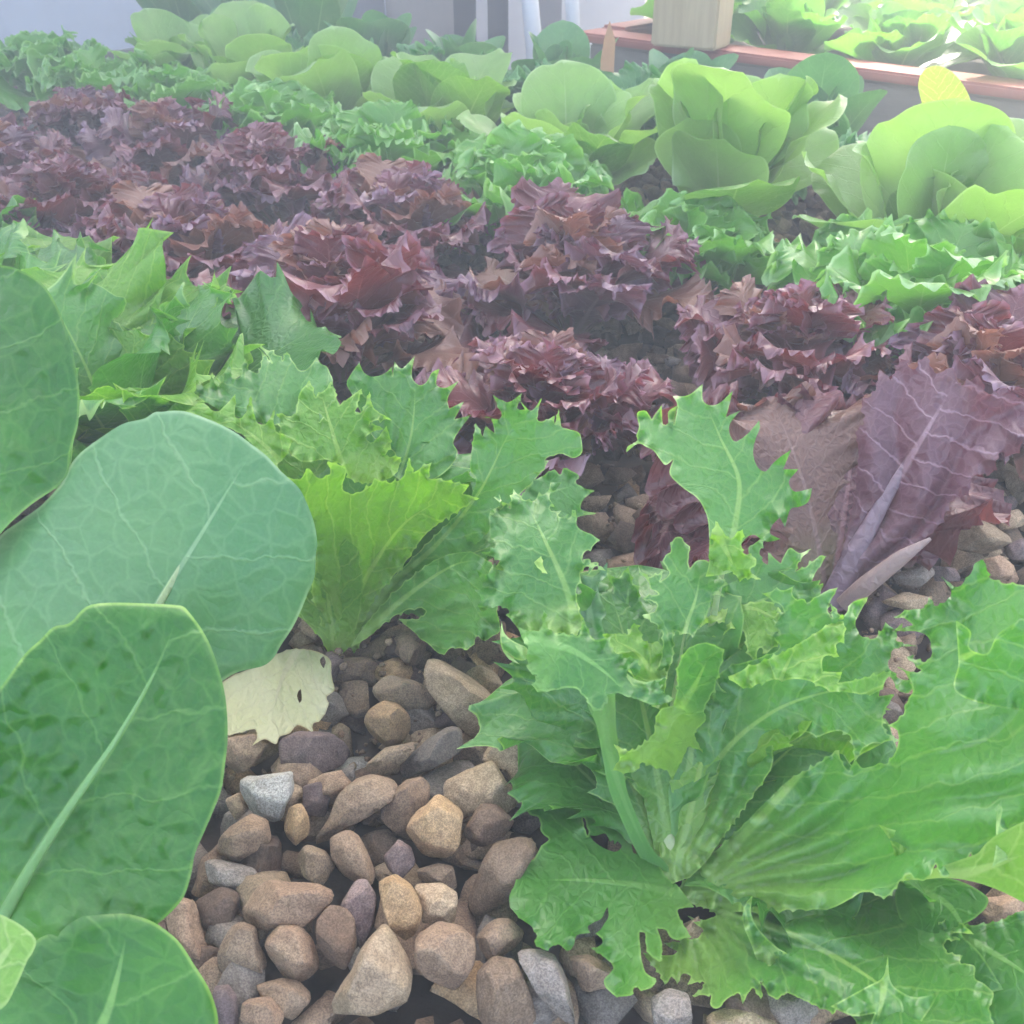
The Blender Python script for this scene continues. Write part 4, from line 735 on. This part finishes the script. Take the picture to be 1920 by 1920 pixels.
tleaf(E1,[traced("1700,1640 1800,1640 1930,1600","1700,1645 1740,1632 1765,1624 1800,1612 1832,1600 1850,1580 1880,1560 1940,1540 1990,1600 1960,1700 1905,1685 1870,1668 1820,1652 1770,1646 1720,1650",[(1700,1645,.300),(1940,1560,.256),(1940,1690,.258)],M['lime'],spike=13,und2=.0018,seed=45,und=0.0023,ul=60),
 traced("1850,1600 1880,1520","1866,1618 1867,1590 1868,1530 1872,1512 1880,1516 1877,1550 1905,1560 1900,1590 1912,1612 1890,1612",[(1868,1520,.272),(1910,1560,.266),(1880,1618,.264)],FR,spike=13,und2=.0018,seed=46,und=0.0015,ul=20)])
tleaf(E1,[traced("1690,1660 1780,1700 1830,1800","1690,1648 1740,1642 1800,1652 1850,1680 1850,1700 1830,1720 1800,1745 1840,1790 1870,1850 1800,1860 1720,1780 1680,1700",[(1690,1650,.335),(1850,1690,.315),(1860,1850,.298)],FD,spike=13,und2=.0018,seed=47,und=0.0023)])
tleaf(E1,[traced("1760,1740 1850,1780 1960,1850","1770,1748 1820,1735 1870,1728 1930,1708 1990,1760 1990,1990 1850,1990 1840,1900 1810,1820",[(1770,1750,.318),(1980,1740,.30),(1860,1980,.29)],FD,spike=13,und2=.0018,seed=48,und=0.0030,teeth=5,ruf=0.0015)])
# folded ribs and small crinkled leaves in the heart
for az,L_,e,m_ in ((1.2,.075,1.0,'friseelime'),(.6,.07,.8,'frisee'),(.1,.085,.5,'friseedark'),(1.7,.07,1.0,'friseedark'),(-.5,.06,.5,'friseedark'),(2.4,.07,.6,'friseedark'),(1.35,.115,.95,'frisee'),(1.85,.105,1.0,'frisee'),(1.6,.085,.75,'friseedark'),(.95,.1,.8,'friseelime'),(2.15,.09,.8,'frisee')):
    P,Fq,uv,at=gridleaf(g(int(az*10)+90),'frisee',L_,e,e-.6,az=az,wsc=1.1,cup=.7,teeth=.1,tn=10,amp=.45,freq=3.3,amp2=.05,freq2=9,S=90,RN=12,lobes=.06,curlm=.06);obj('leaf',mesh('leaf',P,Fq,M[m_],uv,at),E1)

# ------------------------------------------------------------ second endive
x,y=RFR[1];E2=empty('endive',(x,y,0),'second spiky endive, bushy and lime green inside, behind the smooth round leaf','endive','spiky endives in the front row')
b2_=np.array([x,y,.0])
tleaf(E2,[traced("700,1100 730,950 770,820 780,700","655,706 672,686 681,696 695,706 720,701 733,692 736,705 741,684 752,691 765,681 775,675 772,705 786,722 800,716 810,698 821,697 818,720 835,727 853,721 840,745 842,766 863,760 852,786 870,782 878,783 862,806 850,830 858,850 840,880 800,905 760,905 730,880 740,850 700,820 680,780 660,740 650,720",[(720,900,.452),(760,680,.46),(870,790,.455)],FR,spike=13,und2=.0018,pleat=(720,930,9,.005,180),seed=50,teeth=0,ruf=0.0030,rk=28,lam=10,und=0.0030,ul=50)])
tleaf(E2,[traced("560,1000 530,880 480,760","367,737 373,720 390,736 397,717 410,726 418,712 420,700 434,681 433,705 450,707 459,679 467,693 485,698 492,665 485,655 498,665 510,680 497,657 520,666 530,676 540,667 560,693 575,693 592,675 600,682 615,690 626,730 620,760 600,790 560,790 520,796 497,796 470,785 440,780 405,765 385,752",[(500,790,.438),(400,720,.445),(600,690,.447)],FR,spike=13,und2=.0018,pleat=(520,900,9,.005,180),seed=51,teeth=5,tk=22,ruf=0.0030,rk=26,lam=9,und=0.0030,ul=45)])
tleaf(E2,[traced("650,900 620,800 600,730","525,783 550,780 557,760 563,735 580,722 592,745 620,729 635,760 671,739 665,776 680,770 692,744 701,765 721,783 693,790 705,803 682,820 700,829 722,809 733,835 716,856 745,862 740,890 700,905 660,900 640,872 610,862 570,866 545,850 530,820",[(560,850,.434),(600,725,.441),(730,840,.437)],M['friseelime'],spike=13,und2=.0018,seed=52,teeth=6,tk=18,ruf=0.0033,rk=24,lam=9,und=0.0033,ul=35)])
tleaf(E2,[traced("560,900 490,830 420,780","362,772 378,755 400,770 415,768 437,750 440,784 458,780 470,754 481,790 500,794 512,778 516,806 546,826 532,860 520,875 560,930 545,980 470,830 400,792",[(400,780,.428),(540,820,.431),(520,900,.423)],M['friseelime'],spike=13,und2=.0018,seed=53,teeth=3,ruf=0.0023,und=0.0023)])
tleaf(E2,[traced("645,1210 665,1130 700,1060 760,980 840,930","628,1222 600,1160 585,1110 592,1060 585,1000 560,960 545,905 560,900 578,882 600,897 618,890 620,870 640,873 650,880 642,915 662,926 690,914 705,900 730,905 755,895 766,868 775,886 803,874 800,896 835,901 871,911 868,926 887,936 862,956 830,976 800,1000 782,1022 765,1048 740,1078 702,1122 675,1180 652,1215",[(640,1210,.462),(620,880,.418),(880,930,.424)],M['friseelime'],spike=13,und2=.0018,pleat=(640,1215,12,.006,260),seed=54,g=7,teeth=6,tk=20,ruf=0.0027,rk=26,lam=10,und=0.0033,ul=60,fold=-.05)])
tleaf(E2,[traced("665,1205 720,1110 820,1020 900,920 950,820 985,765","652,1195 690,1130 760,1060 820,1000 870,950 893,905 882,880 885,840 893,804 905,818 913,804 928,813 921,785 912,783 937,786 940,775 930,748 950,756 973,744 970,766 984,768 980,757 996,770 1011,756 1007,785 1020,790 1036,784 1040,797 1047,777 1053,800 1062,804 1085,811 1091,830 1090,850 1075,859 1055,851 1030,856 1020,864 1025,868 1010,891 990,912 960,942 930,982 880,1032 830,1072 760,1112 700,1172 668,1212",[(665,1205,.464),(960,760,.43),(1080,830,.428)],FR,spike=13,und2=.0018,pleat=(665,1210,12,.005,360),seed=55,teeth=3,ruf=0.0027,rk=26,lam=9,und=0.0030,ul=55,fold=.12)])
tleaf(E2,[traced("672,1200 760,1120 850,1060 910,1050","665,1205 690,1165 740,1110 800,1060 840,1040 880,1035 905,1045 925,1060 945,1065 942,1100 932,1140 938,1180 925,1192 906,1201 895,1190 880,1216 850,1214 825,1226 802,1206 782,1190 758,1165 785,1160 800,1145 790,1140 760,1145 725,1165 690,1195",[(680,1200,.455),(900,1040,.418),(840,1220,.412)],FR,spike=13,und2=.0018,pleat=(670,1205,10,.005,240),seed=56,teeth=5,tk=24,ruf=0.0030,rk=30,lam=12,und=0.0045,ul=45,fold=.05)])
tleaf(E2,[traced("960,980 1020,930 1080,910","985,920 1010,896 1025,890 1040,880 1050,890 1062,880 1083,890 1080,905 1095,915 1109,922 1095,935 1090,955 1108,962 1085,969 1060,975 1000,995 955,985",[(960,980,.43),(1040,880,.43),(1100,940,.425)],FD,spike=13,und2=.0018,seed=57,teeth=5,ruf=0.0023,und=0.0023)])
tleaf(E2,[traced("630,1225 615,1120 620,1000","560,1150 600,1195 618,1226 640,1226 662,1200 680,1100 665,1000 640,950 600,955 583,1000 590,1080 565,1120",[(620,1225,.462),(590,1000,.44),(680,1050,.444)],M['friseelime'],spike=13,und2=.0018,seed=58,und=0.0030,ul=40,teeth=3)])
for az,L_,e,m_ in ((.2,.09,.8,'frisee'),(.9,.1,1.0,'friseedark'),(1.6,.1,1.15,'friseelime'),(2.3,.1,1.0,'frisee'),(2.9,.09,.8,'friseelime'),(1.2,.1,1.3,'frisee'),(2.,.09,1.3,'friseelime'),(.5,.1,.6,'friseedark')):
    P,Fq,uv,at=gridleaf(g(int(az*10)+190),'frisee',L_,e,e-.7,az=az,wsc=1.1,cup=.7,teeth=.1,tn=10,amp=.45,freq=3.3,amp2=.05,freq2=9,S=90,RN=12,lobes=.06,curlm=.06);obj('leaf',mesh('leaf',P,Fq,M[m_],uv,at),E2)
wl=traced("560,1215 530,1270 510,1340","420,1278 467,1254 495,1240 521,1226 550,1217 592,1221 619,1237 621,1262 626,1293 612,1308 616,1322 602,1349 588,1356 585,1372 558,1359 543,1375 525,1381 517,1395 496,1386 473,1398 482,1383 477,1367 454,1372 427,1378 405,1370 400,1320",[(560,1215,.452),(420,1370,.40),(600,1350,.405)],M['yellowed'],seed=60,g=6,und=.003,ul=34,teeth=2,ruf=.0012,lam=9,holes=("600,1237 606,1230 611,1240 607,1253 602,1246","560,1295 564,1292 566,1312 561,1318 557,1305"))
o=tleaf(None,[wl],name='withered_leaf');tag(o,'pale yellow withered leaf with two small holes drooping onto the gravel','leaf')

# ------------------------------------------------------------ big purple lettuce on the right
x,y=RA[0];T0=empty('red_lettuce',(x,y,0),'largest red lettuce with a broad dull purple outer leaf, right of the nearest endive','lettuce','frilly red lettuces in two rows')
b3=np.array([x,y,0])
tleaf(T0,[traced("1560,1142 1605,1040 1665,930 1730,820 1790,720","1548,1138 1558,1090 1578,1035 1590,990 1600,940 1606,900 1610,850 1606,810 1622,790 1616,755 1640,735 1650,700 1672,712 1690,680 1715,692 1735,672 1755,700 1785,690 1800,722 1835,708 1852,740 1885,728 1920,752 1960,740 1985,780 1950,815 1925,812 1905,850 1872,850 1862,885 1825,892 1815,925 1785,938 1762,982 1732,1012 1702,1042 1652,1082 1612,1122 1578,1146",[(1560,1140,.486),(1640,600,.475),(1900,800,.43)],M['redpurple'],seed=70,g=7,spike=7,teeth=8,tk=19,ruf=.003,rk=60,lam=24,und=.004,ul=75,und2=.001,pleat=(1560,1150,15,.012,420),fold=.12),
 tube([b3,pt(1602,1040,.478),pt(1660,935,.472),pt(1715,845,.466),pt(1760,765,.462)],[.007,.005,.003,.0015,.0003],flat=.3,mat=M['redpurple'])])
tleaf(T0,[tube([b3+np.array([.004,-.004,.002]),pt(1620,1100,.472),pt(1690,1045,.460),pt(1745,1010,.452)],[.0045,.0045,.0035,.0008],flat=.4,mat=M['redpink'])])
for i,(az,L_,e,m_) in enumerate(((2.9,.1,.7,'red'),(2.4,.115,.95,'red'),(1.9,.105,1.05,'redbrown'),(3.4,.09,.5,'red'),(2.65,.085,.45,'redpurple'),(2.1,.09,.7,'red'),(3.1,.07,.9,'redbrown'),(.75,.095,.8,'red'),(1.3,.1,1.0,'red'),(1.7,.1,.9,'red'),(2.3,.07,.5,'red'))):
    P,Fq,uv,at=gridleaf(g(700+i),'lollo',L_,e,e-.6,az=az,S=110,RN=14,cup=.8,teeth=.035,tn=28,amp=.32,freq=5,amp2=.055,freq2=28,wsc=.9,curlm=.09);obj('leaf',mesh('leaf',P,Fq,M[m_],uv,at),T0)

# ------------------------------------------------------------ lens veil, light, camera
hz=boxmesh('lens_veil',8,6.2,4.1,M['soil'],0,(0,0,0));hz.materials.clear()
HD=.24
m,nt=newmat('lens_veil_volume');q=N(nt);v=q.n('ShaderNodeVolumePrincipled');v.inputs['Color'].default_value=(.95,.98,.97,1);v.inputs['Density'].default_value=HD;v.inputs['Anisotropy'].default_value=.2
o_=q.n('ShaderNodeOutputMaterial');q.l(v.outputs[0],o_.inputs['Volume']);hz.materials.append(m)
tag(obj('lens_veil',hz,None,(0,1.9,.35)),kind='stuff')  # added volume box that imitates the milky glare of a smeared lens
SUN=Vector((-.06,1.,.72)).normalized();EL=math.asin(SUN.z)
W=bpy.data.worlds.new('World');SC.world=W;W.use_nodes=True;nt=W.node_tree;bg=nt.nodes['Background']
sk=nt.nodes.new('ShaderNodeTexSky');sk.sky_type='NISHITA';sk.sun_disc=False;sk.sun_elevation=EL;sk.sun_rotation=math.atan2(SUN.x,SUN.y);sk.dust_density=4.;sk.air_density=.9;sk.ozone_density=.9
nt.links.new(sk.outputs[0],bg.inputs[0]);bg.inputs[1].default_value=.15
ld=bpy.data.lights.new('sun','SUN');ld.energy=5.;ld.angle=math.radians(.5);ld.color=(1,.94,.84)
lo=bpy.data.objects.new('sun',ld);COL.objects.link(lo);lo.rotation_euler=SUN.to_track_quat('Z','Y').to_euler();lo.location=(0,3,4)
cd=bpy.data.cameras.new('camera');cd.lens=36*F/1920;cd.sensor_width=36;cd.clip_start=.01;cd.clip_end=500
cd.dof.use_dof=True;cd.dof.focus_distance=.42;cd.dof.aperture_fstop=45
co=bpy.data.objects.new('camera',cd);COL.objects.link(co);co.location=(0,0,CH);co.rotation_euler=(math.pi/2-PITCH,0,0);SC.camera=co
vs=SC.view_settings;vs.view_transform='Standard';vs.look='None';vs.gamma=1;vs.exposure=2.9
SC.cycles.max_bounces=4;SC.cycles.volume_bounces=0;SC.cycles.transmission_bounces=2;SC.cycles.diffuse_bounces=3;SC.cycles.glossy_bounces=1;SC.cycles.adaptive_threshold=.03
